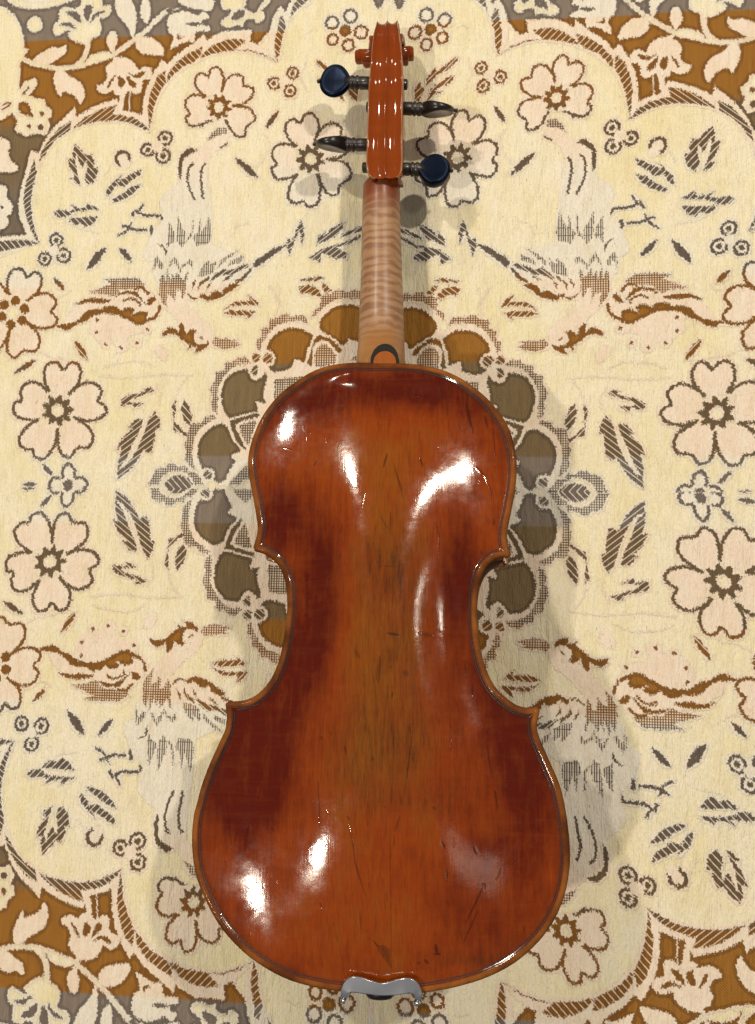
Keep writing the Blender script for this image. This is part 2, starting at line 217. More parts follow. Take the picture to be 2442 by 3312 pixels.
def fill(img, poly, val, clip):
    q = (poly - [X0, Y0])*TS
    i0, j0 = np.maximum(np.floor(q.min(0)).astype(int), clip[:2]); i1, j1 = np.minimum(np.ceil(q.max(0)).astype(int)+1, clip[2:])
    if i1 <= i0 or j1 <= j0: return
    ys = np.arange(j0, j1)+.5; xs = np.arange(i0, i1)+.5
    a = q; b = np.roll(q, -1, 0)
    # scanline parity: accumulate crossings per row
    cnt = np.zeros((len(ys), len(xs)+1), np.int16)
    for (ax, ay), (bx, by) in zip(a, b):
        if ay == by: continue
        lo, hi = (ay, by) if ay < by else (by, ay)
        r0 = np.searchsorted(ys, lo); r1 = np.searchsorted(ys, hi)
        if r1 <= r0: continue
        xc = ax + (ys[r0:r1]-ay)*(bx-ax)/(by-ay)
        np.add.at(cnt, (np.arange(r0, r1), np.searchsorted(xs, xc)), 1)
    m = (np.cumsum(cnt, 1)[:, :-1] & 1).astype(bool)
    img[j0:j1, i0:i1][m] = val
def weave_maps():
    img = np.zeros((TH, TW), np.uint8)
    cx, cy = int(-X0*TS), int(-Y0*TS)
    clips = [(0, cy, cx, TH), (cx, cy, TW, TH), (0, 0, cx, cy), (cx, 0, TW, cy)]
    for z, c, p in SHAPES:
        u = to_plane(p)
        if z == 9: u = u*[-1, 1]
        for k in range(4):
            v = u*SG[k]
            if k: v = v + basis(v)@DRIFT[k]
            fill(img, v, c, clips[k])
    rng = np.random.default_rng(4)
    # a pale rim of accent weft around the dark motifs inside the cream field
    dark = img >= 2; halo = dark.copy()
    for s in ((0, 4), (0, -4), (3, 0), (-3, 0), (4, 5), (-4, 5), (4, -5), (-4, -5)): halo |= np.roll(dark, s, (0, 1))
    img[halo & (img == 0)] = 1
    # loose pale patches and dark flecks in the field
    def blur(a, n):
        for ax in (0, 1):
            c = np.cumsum(np.pad(a, [(n+1, n) if i == ax else (0, 0) for i in (0, 1)], mode='wrap'), ax)
            a = (np.take(c, range(2*n+1, c.shape[ax]), ax) - np.take(c, range(0, c.shape[ax]-2*n-1), ax))/(2*n+1)
        return a
    # thread jitter: every warp column is woven a little higher or lower
    wc = max(1, int(round(3*TS)))
    jx = np.repeat(rng.normal(0, 1, (TH//10+1, TW//wc+1)), wc, 1)[:, :TW]
    jy = np.repeat(jx, 10, 0)[:TH]*2.3*TS
    jj = np.repeat(np.repeat(rng.normal(0, 1, (TH//3+1, TW//30+1)), 3, 0)[:TH], 30, 1)[:, :TW]*1.6*TS
    rows = np.clip(np.arange(TH)[:, None]+np.round(jy).astype(int), 0, TH-1); cols = np.clip(np.arange(TW)[None]+np.round(jj).astype(int), 0, TW-1)
    img = img[rows, cols]
    Y, X = np.mgrid[0:TH, 0:TW]; X = np.abs(X/TS+X0); Y = np.abs(Y/TS+Y0)
    D = np.zeros((TH, TW), np.float32)
    D[img == DK] = 1
    g = ((X % 8.2) < 3.9) | ((Y % 8.2) < 3.4)
    D[(img == GR) & g] = 1
    st = ((X % 7.6) < 4.2) | ((Y % 26) < 2); D[(img == ST) & st] = 1
    D[(img == HA) & (((X*.75+Y*.95) % 19) > 2.9)] = 1
    D[(img == HB) & (((X*.8-Y*.75) % 19) > 2.9)] = 1
    fl = rng.random((TH, TW)) > .99988
    for s in range(1, 6): fl |= np.roll(fl, 1, 0)
    fl &= blur(rng.random((TH//8+1, TW//8+1)), 3).repeat(8, 0).repeat(8, 1)[:TH, :TW] > .5
    D[fl & (img < 2)] = .8
    A = (img != CR).astype(np.float32)
    fat = (blur((img == DK).astype(np.float32), 11) > .86) & (img == DK)
    Rl = np.where(img == CR, .35, np.where(img == AC, .75, np.where(fat, .05, .2))).astype(np.float32)
    D = (D*4+np.roll(D, 1, 0)+np.roll(D, 1, 1))/6
    A = (A*2+np.roll(A, 1, 0)+np.roll(A, 1, 1))/4
    return D, A, Rl
# ================================================================ helpers
def tag(o, label, cat): o["label"] = label; o["category"] = cat
def mesh_obj(name, verts, faces, mat, parent=None, smooth_shade=True):
    me = bpy.data.meshes.new(name); me.from_pydata([tuple(v) for v in verts], [], [tuple(f) for f in faces]); me.update()
    if smooth_shade: me.polygons.foreach_set("use_smooth", [True]*len(me.polygons))
    me.materials.append(mat); o = bpy.data.objects.new(name, me); COL.objects.link(o)
    if parent: o.parent = parent
    return o
def sheet(rows, close_u=False, flip=False):
    """rows of points -> verts, quads"""
    n = len(rows[0]); V = np.concatenate([np.asarray(r, float) for r in rows]); Fc = []
    for i in range(len(rows)-1):
        for j in range(n if close_u else n-1):
            a, b, c, d = i*n+j, i*n+(j+1) % n, (i+1)*n+(j+1) % n, (i+1)*n+j
            Fc.append((a, d, c, b) if flip else (a, b, c, d))
    return V, Fc
class MB:
    def __init__(s): s.v = []; s.f = []
    def add(s, V, Fc):
        k = len(s.v); s.v += [tuple(p) for p in V]; s.f += [tuple(i+k for i in q) for q in Fc]; return s
    def lathe(s, prof, axis_pt, ax, n=24, up=(0, 0, 1), sq=(1, 1)):
        """prof: (distance along axis, radius)"""
        ax = np.asarray(ax, float); ax /= np.linalg.norm(ax); u = np.cross(ax, up); u /= np.linalg.norm(u); v = np.cross(ax, u)
        t = np.linspace(0, 2*np.pi, n, endpoint=False); rows = []
        for d, r in prof: rows.append(np.asarray(axis_pt)+ax*d+(np.outer(np.cos(t)*sq[0], u)+np.outer(np.sin(t)*sq[1], v))*r)
        return s.add(*sheet(rows, True))
    def build(s, name, mat, parent=None, sm=True): 
        o = mesh_obj(name, s.v, s.f, mat, parent, sm)
        bm = bmesh.new(); bm.from_mesh(o.data); bmesh.ops.recalc_face_normals(bm, faces=bm.faces[:]); bm.to_mesh(o.data); bm.free()
        return o
class NT:
    def __init__(s, name):
        s.m = bpy.data.materials.new(name); s.m.use_nodes = True; s.t = s.m.node_tree; s.b = s.t.nodes["Principled BSDF"]
    def n(s, typ, ins=None, **kw):
        nd = s.t.nodes.new("ShaderNode"+typ)
        for k, v in kw.items(): setattr(nd, k, v)
        for k, v in (ins or {}).items(): s.put(nd.inputs[k], v)
        return nd
    def put(s, sock, v):
        if hasattr(v, 'is_output'): s.t.links.new(v, sock)
        elif isinstance(v, bpy.types.Node): s.t.links.new(v.outputs[0], sock)
        else: sock.default_value = v
    def set(s, **kw):
        for k, v in kw.items(): s.put(s.b.inputs[k.replace('_', ' ')], v)
    def math(s, op, a, b=0.0, c=None):
        nd = s.n("Math", {0: a, 1: b}, operation=op)
        if c is not None: s.put(nd.inputs[2], c)
        return nd.outputs[0]
    def mix(s, f, a, b, mode='MIX'):
        nd = s.n("Mix", data_type='RGBA', blend_type=mode); s.put(nd.inputs[0], f); s.put(nd.inputs[6], a); s.put(nd.inputs[7], b); return nd.outputs[2]
    def ramp(s, f, stops, interp='LINEAR'):
        nd = s.n("ValToRGB", {0: f}); cr = nd.color_ramp; cr.interpolation = interp
        while len(cr.elements) < len(stops): cr.elements.new(.5)
        for e, (p, c) in zip(cr.elements, stops): e.position = p; e.color = c if len(c) == 4 else (*c, 1)
        return nd.outputs[0]
    def coord(s, scale=(1, 1, 1)):
        tc = s.n("TexCoord"); mp = s.n("Mapping", {0: tc.outputs["Object"], 3: scale}); return mp.outputs[0]
    def noise(s, vec, scale, detail=3, rough=.55, dist=0.0):
        return s.n("TexNoise", {"Vector": vec, "Scale": scale, "Detail": detail, "Roughness": rough, "Distortion": dist}).outputs[0]
    def bump(s, h, strength, dist=.001, normal=None):
        nd = s.n("Bump", {"Strength": strength, "Distance": dist, "Height": h})
        if normal is not None: s.put(nd.inputs["Normal"], normal)
        return nd.outputs[0]
def data_image(name, arr):
    """a picture made here from arrays (H, W, 4), first row at the bottom"""
    im = bpy.data.images.new(name, arr.shape[1], arr.shape[0], float_buffer=False, alpha=True)
    im.colorspace_settings.name = 'Non-Color'
    im.pixels.foreach_set(np.ascontiguousarray(arr, np.float32).ravel()); im.update(); im.pack(); return im
def C3(r, g, b): return (r, g, b, 1)

# ================================================================ the tablecloth
D, A, Rl = weave_maps()
U = CAM_H/FPX                                            # metres per pattern unit
arr = np.dstack([D, A, Rl, np.ones_like(D)])
cloth_img = data_image("cloth_weave", arr)
del arr
NX, NY = 150, 190
xs = np.linspace(X0*U, X1*U, NX); ys = np.linspace(Y0*U, Y1*U, NY)
gx, gy = np.meshgrid(xs, ys)
rng = np.random.default_rng(11)
gz = np.zeros_like(gx)
for k in range(26):                                      # slack weave: long low ripples running with the warp
    a = rng.normal(math.pi/2, .22); fr = rng.uniform(18, 75); ph = rng.uniform(0, 6.28)
    env = np.exp(-((gx-rng.uniform(-.3, .3))**2+(gy-rng.uniform(-.38, .38))**2)/(2*rng.uniform(.05, .14)**2))
    gz += env*np.sin((gx*np.sin(a)+gy*np.cos(a)*.4)*fr+ph)*.036/fr
gz -= gz.max()
V = np.c_[gx.ravel(), gy.ravel(), gz.ravel()]
Fc = [(j*NX+i, j*NX+i+1, (j+1)*NX+i+1, (j+1)*NX+i) for j in range(NY-1) for i in range(NX-1)]
T = NT("woven_brocade")
tc = T.n("TexCoord"); sep = T.n("SeparateXYZ", {0: tc.outputs["Object"]})
un = T.math('MULTIPLY_ADD', sep.outputs[0], 1/((X1-X0)*U), .5); vn = T.math('MULTIPLY_ADD', sep.outputs[1], 1/((Y1-Y0)*U), .5)
uv = T.n("CombineXYZ", {0: un, 1: vn})
tex = T.n("TexImage", {0: uv.outputs[0]}, image=cloth_img, interpolation='Linear', extension='EXTEND')
ch = T.n("SeparateColor", {0: tex.outputs[0]})
dk, ac, rl = ch.outputs[0], ch.outputs[1], ch.outputs[2]
av = T.math('DIVIDE', T.math('ABSOLUTE', sep.outputs[1]), 2000*U)
obj = tc.outputs["Object"]
# weft bands: the dark and the pale accent yarns change colour with the row
GREY, GOLD, TAUPE, PURP, BROWN = C3(.19, .16, .15), C3(.27, .100, .004), C3(.14, .096, .055), C3(.13, .105, .095), C3(.148, .104, .058)
dcol = T.ramp(av, [(0, GREY), (.0555, GREY), (.0565, BROWN), (.213, BROWN), (.216, GOLD), (.362, GOLD), (.366, PURP), (.52, PURP), (.57, TAUPE), (.645, TAUPE), (.668, GOLD), (.8125, GOLD), (.8135, GREY)])
PINK, WHITE = C3(.85, .69, .59), C3(.80, .76, .70)
acol = T.ramp(av, [(0, WHITE), (.05, WHITE), (.062, PINK), (.352, PINK), (.356, WHITE), (.53, WHITE), (.60, PINK), (.8125, PINK), (.8135, WHITE)])
streak = T.noise(T.coord((900, 60, 1)), 1.0, 3)                   # warp threads
blotch = T.noise(obj, 14.0, 4)
cream = T.mix(T.ramp(blotch, [(.35, C3(0, 0, 0)), (.65, C3(1, 1, 1))]), C3(.84, .75, .47), C3(.86, .80, .62))
pale = T.mix(T.math('MULTIPLY', ac, .85), cream, acol)
pale = T.mix(T.ramp(streak, [(.45, C3(0, 0, 0)), (.75, C3(.55, .55, .55))]), pale, C3(.66, .56, .38))
twill = T.n("TexWave", {"Vector": obj, "Scale": 330.0, "Distortion": .6, "Detail": 1.0}, wave_type='BANDS', bands_direction='DIAGONAL').outputs[1]
dstr = T.noise(T.coord((700, 40, 1)), 1.0, 4)
dk2 = T.mix(T.ramp(dstr, [(.3, C3(0, 0, 0)), (.7, C3(1, 1, 1))]), T.mix(.30, dcol, C3(.03, .012, .004)), T.mix(.05, dcol, C3(.8, .5, .1)))
fatm = T.n('MapRange', {0: rl, 1: .14, 2: .08, 3: 0.0, 4: 1.0}).outputs[0]
dk2 = T.mix(T.math('MULTIPLY', fatm, T.ramp(twill, [(.5, C3(0, 0, 0)), (.95, C3(.55, .55, .55))])), T.mix(T.math('MULTIPLY_ADD', fatm, -.22, .22), dk2, C3(.012, .007, .006)), T.mix(1.0, T.mix(1.0, dcol, C3(.16, .115, .035), 'ADD'), C3(1, 1, 1), 'MULTIPLY'))
mot = T.noise(T.coord((75, 26, 1)), 1.0, 5, .7)
pale = T.mix(T.ramp(mot, [(.46, C3(0, 0, 0)), (.66, C3(.5, .5, .5))]), pale, C3(.87, .81, .70))
pale = T.mix(T.ramp(mot, [(.30, C3(.4, .4, .4)), (.46, C3(0, 0, 0))]), pale, C3(.70, .60, .38))
gnn = T.noise(T.coord((1100, 700, 1)), 1.0, 2, .7)
pale = T.mix(T.ramp(gnn, [(.48, C3(0, 0, 0)), (.70, C3(.42, .42, .42))]), pale, C3(.56, .46, .28))
col = T.mix(T.math('MULTIPLY', dk, .97), pale, dk2)
th = T.noise(T.coord((1500, 260, 1)), 1.0, 2)
puck2 = T.noise(T.coord((260, 55, 1)), 1.0, 3, .6)
puck = T.noise(T.coord((55, 9, 1)), 1.0, 4, .6)
hgt = T.math('ADD', T.math('MULTIPLY', rl, .45), T.math('MULTIPLY_ADD', th, .5, T.math('MULTIPLY_ADD', puck2, 1.2, T.math('MULTIPLY', puck, 2.6))))
T.set(Base_Color=col, Roughness=.85, Normal=T.bump(hgt, 1.0, .0014))
T.b.inputs["Specular IOR Level"].default_value = .06
cloth = mesh_obj("tablecloth", V, Fc, T.m)
tag(cloth, "cream brocade tablecloth woven with birds, flowers and a scalloped gold border", "tablecloth")

# ================================================================ violin frame
def ray(px, py):
    d = CAM_R @ np.array([(px-PW/2)/FPX, -(py-PH/2)/FPX, -1.0]); return d
def on_plane(px, py, O, n):
    d = ray(px, py); return CAMW + d*(((O-CAMW)@n)/(d@n))
TOP, BOT = (1243, 1172), (1235, 3216)
tilt = math.radians(-6.0)
nrm = np.array([0, -math.sin(tilt), math.cos(tilt)])
O = np.array([0, -.014, .079])
a, b = on_plane(*TOP, O, nrm), on_plane(*BOT, O, nrm)
yax = (a-b)/np.linalg.norm(a-b); xax = np.cross(yax, nrm)
O = (a+b)/2
MV = np.column_stack([xax, yax, nrm])
violin = bpy.data.objects.new("violin", None); COL.objects.link(violin); violin.empty_display_size = .02
mw = Matrix.Identity(4)
for i in range(3):
    for j in range(3): mw[i][j] = MV[i, j]
    mw[i][3] = O[i]
violin.matrix_world = mw
tag(violin, "old reddish brown violin lying face down on the patterned cloth, its arched varnished back up", "violin")
def LP(px, py, z=0.0):
    """photo point -> violin frame, on the plane at height z over the plate edge"""
    Oz = O + nrm*z; return MV.T @ (on_plane(px, py, Oz, nrm) - O)
def LPs(a, z=0.0): return np.array([LP(x, y, z) for x, y in np.asarray(a, float)])

# ---------------------------------------------------------------- outline of the back, traced in runs between the corners
RUNS = ["1243,1171 1219,1171 1155,1169 1105,1172 1051,1182 1001,1202 951,1234 911,1264 874,1304 844,1348 822,1395 807,1441 800,1485 802,1528 810,1575 819,1622 827,1669 831,1700 829,1722 824,1745 817,1768",
        "817,1768 822,1781", "822,1781 850,1789 877,1806 894,1822 908,1845 919,1875 925,1910 927,1957 924,1997 919,2044 911,2091 899,2138 879,2186 852,2225 820,2252 789,2264 757,2268 738,2266",
        "738,2266 727,2276", "727,2276 728,2292 731,2315 728,2351 718,2378 694,2430 667,2492 647,2548 635,2595 624,2638 618,2697 619,2756 627,2815 643,2870 671,2933 710,3000 757,3055 809,3102 875,3145 934,3173 993,3191 1053,3204 1100,3210 1160,3215 1235,3217",
        "1235,3217 1300,3218 1365,3215 1436,3204 1507,3187 1574,3165 1645,3130 1700,3090 1751,3039 1790,2984 1818,2925 1835,2866 1844,2803 1845,2756 1841,2697 1832,2630 1820,2570 1806,2525 1782,2470 1759,2418 1742,2375 1738,2343 1743,2319 1747,2298",
        "1747,2298 1737,2287", "1737,2287 1707,2289 1672,2280 1637,2256 1605,2225 1582,2186 1566,2142 1554,2091 1547,2036 1544,1977 1547,1918 1556,1871 1572,1835 1595,1812 1622,1802 1645,1803", "1645,1803 1654,1792",
        "1654,1792 1648,1775 1642,1752 1641,1725 1646,1690 1655,1649 1665,1595 1671,1542 1672,1495 1667,1455 1657,1411 1639,1368 1612,1328 1578,1287 1535,1251 1485,1217 1428,1192 1367,1178 1310,1172 1243,1171"]
def resample(p, step):
    d = np.r_[0, np.cumsum(np.linalg.norm(np.diff(p, axis=0), axis=1))]; n = max(2, int(round(d[-1]/step))+1)
    t = np.linspace(0, d[-1], n); return np.c_[np.interp(t, d, p[:, 0]), np.interp(t, d, p[:, 1])]
runs = []
for s in RUNS:
    p = LPs(smooth(pts(s), False, 8))[:, :2]; runs.append(resample(p, .0011))
OUT = np.concatenate([r[:-1] for r in runs])
def seg_dist(P, poly=OUT):
    A_ = poly; B_ = np.roll(poly, -1, 0); AB_ = B_-A_; L2 = (AB_**2).sum(1)+1e-18; best = np.empty(len(P))
    for k in range(0, len(P), 2000):
        q = P[k:k+2000, None]-A_[None]; t = np.clip((q*AB_).sum(2)/L2, 0, 1)
        best[k:k+2000] = np.sqrt((((q-t[..., None]*AB_)**2).sum(2)).min(1))
    return best
def inside(P, poly=OUT):
    x, y = P[:, 0], P[:, 1]; r = np.zeros(len(P), bool); a = poly; b = np.roll(poly, -1, 0)
    for (ax, ay), (bx, by) in zip(a, b):
        if ay == by: continue
        c = ((ay > y) != (by > y)) & (x < (bx-ax)*(y-ay)/(by-ay)+ax); r ^= c
    return r
area2 = np.sum(OUT[:, 0]*np.roll(OUT[:, 1], -1)-np.roll(OUT[:, 0], -1)*OUT[:, 1]); CCW = 1 if area2 > 0 else -1
def offset_run(r, off, keep=.97):
    d = np.gradient(r, axis=0); d /= np.linalg.norm(d, axis=1)[:, None]; n = np.c_[-d[:, 1], d[:, 0]]*CCW
    q = r+n*off; return q[seg_dist(q) > off*keep] if keep else q
# arching: a membrane solved over the plate gives the shape of the swell, reshaped to a violin's cross-arch with its hollow near the edge
CHAN = .0058
def membrane(step):
    x = np.arange(-.112, .112, step); y = np.arange(OUT[:, 1].min()-.004, OUT[:, 1].max()+.004, step); X, Y = np.meshgrid(x, y)
    P = np.c_[X.ravel(), Y.ravel()]; ins = inside(P); d = np.where(ins, seg_dist(P), 0).reshape(X.shape); return x, y, d
xg, yg, dg = membrane(.0016)
m_in = dg > CHAN
u = np.zeros_like(dg); prev = None
for lev in (8, 4, 2, 1):
    mm = m_in[::lev, ::lev]; uu = np.zeros(mm.shape)
    if prev is not None:
        q = np.kron(prev, np.ones((2, 2))); uu[:min(q.shape[0], uu.shape[0]), :min(q.shape[1], uu.shape[1])] = q[:uu.shape[0], :uu.shape[1]]
    h2 = (.0016*lev)**2
    for it in range(500):
        v = np.pad(uu, 1); uu = np.where(mm, (v[:-2, 1:-1]+v[2:, 1:-1]+v[1:-1, :-2]+v[1:-1, 2:]+h2)/4, 0)
    prev = uu
u = prev
ax_u = u.max(1); ax_u = np.convolve(np.pad(ax_u, 6, mode='edge'), np.ones(13)/13, 'valid')
tt = np.sqrt(np.clip(1-u/np.maximum(ax_u, 1e-9)[:, None], 0, 1))
y0, y1 = yg[m_in.any(1)][[0, -1]]; s_ = np.clip((yg-y0)/(y1-y0), 0, 1)
long_arch = .0155*(np.sin(np.pi*np.clip(s_, 0, 1))**.62)
long_arch = np.convolve(np.pad(long_arch, 4, mode='edge'), np.ones(9)/9, 'valid')
f_ = .5+.5*np.cos(np.pi*np.minimum(tt, 1)**1.05); k_ = .45*np.clip((.52-s_)/.2, 0, 1)[:, None]+.08; zg = long_arch[:, None]*(f_*(1-k_)+f_*f_*(3-2*f_)*k_)
zg = np.where(m_in, zg, 0)
for k in range(3):
    v = np.pad(zg, 1, mode='edge'); zb_ = (v[:-2, 1:-1]+v[2:, 1:-1]+v[1:-1, :-2]+v[1:-1, 2:]+4*v[1:-1, 1:-1])/8; zg = np.where(m_in, zb_, zg*.5)
def cub(t): return np.stack([-.5*t**3+t**2-.5*t, 1.5*t**3-2.5*t**2+1, -1.5*t**3+2*t**2+.5*t, .5*t**3-.5*t**2])
def sample(g, P):
    fx = (P[:, 0]-xg[0])/(xg[1]-xg[0]); fy = (P[:, 1]-yg[0])/(yg[1]-yg[0])
    i = np.clip(np.floor(fx).astype(int), 1, len(xg)-3); j = np.clip(np.floor(fy).astype(int), 1, len(yg)-3)
    wx = cub(np.clip(fx-i, 0, 1)); wy = cub(np.clip(fy-j, 0, 1)); r = 0
    for a_ in range(4):
        for b_ in range(4): r = r+wy[a_]*wx[b_]*g[j+a_-1, i+b_-1]
    return r
EDGE = np.array([[0, -.0019], [.0004, -.0010], [.0009, -.00045], [.0017, -.00005], [.0026, 0], [.0034, -.00025], [.0044, -.0009], [.0055, -.00125], [.0075, -.00125], [.2, -.00125]])
def back_z(P, d=None):
    d = seg_dist(P) if d is None else d
    return np.interp(d, EDGE[:, 0], EDGE[:, 1]) + np.clip(sample(zg, P), 0, 1)
def plate_points(pitch, offs):
    x = np.arange(-.112, .112, pitch); y = np.arange(OUT[:, 1].min(), OUT[:, 1].max(), pitch*.95); X, Y = np.meshgrid(x, y); X[::2] += pitch/2
    P = np.c_[X.ravel(), Y.ravel()]; P = P[inside(P)]; P = P[seg_dist(P) > offs[-1]+pitch*.6]
    rings = [np.concatenate([offset_run(r, o, .96) for r in runs]) for o in offs]
    return np.concatenate([OUT]+rings+[P])
def plate(name, pitch, offs, zfun, mat, z_under, under_in, parent):
    P = plate_points(pitch, offs); n = len(OUT)
    r = geometry.delaunay_2d_cdt([Vector(p) for p in P], [(i, (i+1) % n) for i in range(n)], [], 1, 1e-7)
    Q = np.array([tuple(v) for v in r[0]]); Fc = [tuple(f) for f in r[2]]
    d = seg_dist(Q); z = zfun(Q, d); V = np.c_[Q, z]
    k = len(V); e = OUT; inn = np.concatenate([offset_run(r_, under_in, 0)[:-1] for r_ in runs])
    s = 1 if z_under < z.mean() else -1
    low = [np.c_[e, np.full(n, zfun(e, np.zeros(n))-s*.0016)], np.c_[e+(inn-e)*.25, np.full(n, z_under)], np.c_[inn, np.full(n, z_under)]]
    V = np.vstack([V]+low); ring0 = {tuple(np.round(q, 7)): i for i, q in enumerate(Q)}
    top = [int(np.argmin(((Q-p)**2).sum(1))) for p in e]; prev_ = top
    for L_ in range(3):
        cur = [k+L_*n+i for i in range(n)]
        Fc += [(prev_[i], prev_[(i+1) % n], cur[(i+1) % n], cur[i]) for i in range(n)]; prev_ = cur
    o = mesh_obj(name, V, Fc, mat, parent)
    at = o.data.attributes.new("edge_dist", 'FLOAT', 'POINT'); at.data.foreach_set("value", np.r_[d, np.zeros(3*n)].astype(np.float32))
    bm = bmesh.new(); bm.from_mesh(o.data); bmesh.ops.recalc_face_normals(bm, faces=bm.faces[:]); bm.to_mesh(o.data); bm.free()
    return o

# ---------------------------------------------------------------- varnish reds (partly painted shade) and wear, drawn in the frame of the plate
MS = 4000.0; WX0, WY0, WWd, WHt = -.112, OUT[:, 1].min()-.004, 896, int((OUT[:, 1].max()-OUT[:, 1].min()+.008)*4000)
wx, wy = np.meshgrid((np.arange(WWd)+.5)/MS+WX0, (np.arange(WHt)+.5)/MS+WY0)
Zv = [(0, 0, 1), (0, 0, 1), (750, 1100, .33475), (1200, 1100, .33475), (600, 1800, .39346), (1200, 1800, .39346), (600, 2500, .39346), (1200, 2500, .39346), (1100, 3050, .1816)]
def wpt(zz, s): return LPs(pts(s)*Zv[zz][2]+Zv[zz][:2], .007)[:, :2]
red = np.zeros((WHt, WWd)); dirt = np.zeros_like(red); mark = np.zeros_like(red)
def blob(px, py, rx, ry, a, arr):
    c = LP(px*1.478, py*1.478, .008); arr += a*np.exp(-(((wx-c[0])/(rx*1.478*U*.86))**2+((wy-c[1])/(ry*1.478*U*.86))**2))
hw = np.interp(wy[:, 0], np.sort(OUT[OUT[:, 0] > 0][:, 1]), np.array([v for _, v in sorted(zip(OUT[OUT[:, 0] > 0][:, 1], OUT[OUT[:, 0] > 0][:, 0]))]))
hw = np.convolve(np.pad(hw, 40, mode='edge'), np.ones(81)/81, 'valid')
tx_ = np.abs(wx-.001)/np.maximum(hw, .03)[:, None]; red += np.clip((tx_-.15)/.8, 0, 1)*.14+.40
for q in ((560, 1650, 95, 150, .75), (500, 1720, 60, 120, .35), (700, 1270, 55, 150, .5), (610, 1130, 55, 75, .55), (1150, 1660, 70, 200, .55), (1085, 1500, 60, 110, .4), (1010, 1240, 40, 110, .55), (650, 1440, 60, 90, .35), (900, 840, 170, 45, .5), (980, 1330, 35, 110, .35), (700, 870, 90, 60, .25), (1060, 1930, 80, 110, .25),  # deep red varnish; the lower-left blobs also have some shade painted in
          (880, 850, 190, 70, .22), (640, 880, 90, 60, .18), (1060, 880, 50, 60, .15), (720, 1250, 40, 120, .1), (1000, 1650, 50, 200, .12), (690, 1500, 50, 120, .2),
          (840, 1380, 130, 340, -.30), (850, 1650, 130, 120, -.15), (830, 1000, 120, 80, -.12), (660, 1020, 60, 50, -.1), (940, 1950, 60, 60, .1), (1050, 2050, 100, 60, .12), (820, 2050, 150, 60, -.05)): blob(*q, red)
for q in ((850, 1600, 120, 150, .5), (900, 1640, 40, 70, .3), (880, 1380, 90, 160, .4), (770, 1650, 80, 110, .32), (835, 1250, 100, 100, .3), (1090, 1900, 60, 60, -.2), (850, 1230, 60, 50, .3), (860, 1750, 60, 30, .3), (800, 1230, 40, 60, .2), (960, 1760, 40, 40, .3), (1040, 1080, 25, 12, .5), (1180, 2080, 60, 18, .6), (1040, 2110, 90, 14, .7), (1135, 1890, 50, 40, -.3), (870, 1240, 30, 160, .2)): blob(*q, dirt)
def scratch(zz, s, wmm, a, arr=None):
    arr = mark if arr is None else arr; p = resample(wpt(zz, s), .0004); n = len(p)
    for i, q in enumerate(p):
        r = wmm*.36e-3*(.35+.65*math.sin(math.pi*(i+.5)/n))+1e-4; R_ = int(r*MS*2)+2; ci = int((q[0]-WX0)*MS); cj = int((q[1]-WY0)*MS)
        sl = (slice(max(cj-R_, 0), cj+R_+1), slice(max(ci-R_, 0), ci+R_+1))
        g = a*np.clip(1.35-np.hypot(wx[sl]-q[0], wy[sl]-q[1])/r*.9, 0, 1); arr[sl] = np.maximum(arr[sl], g)
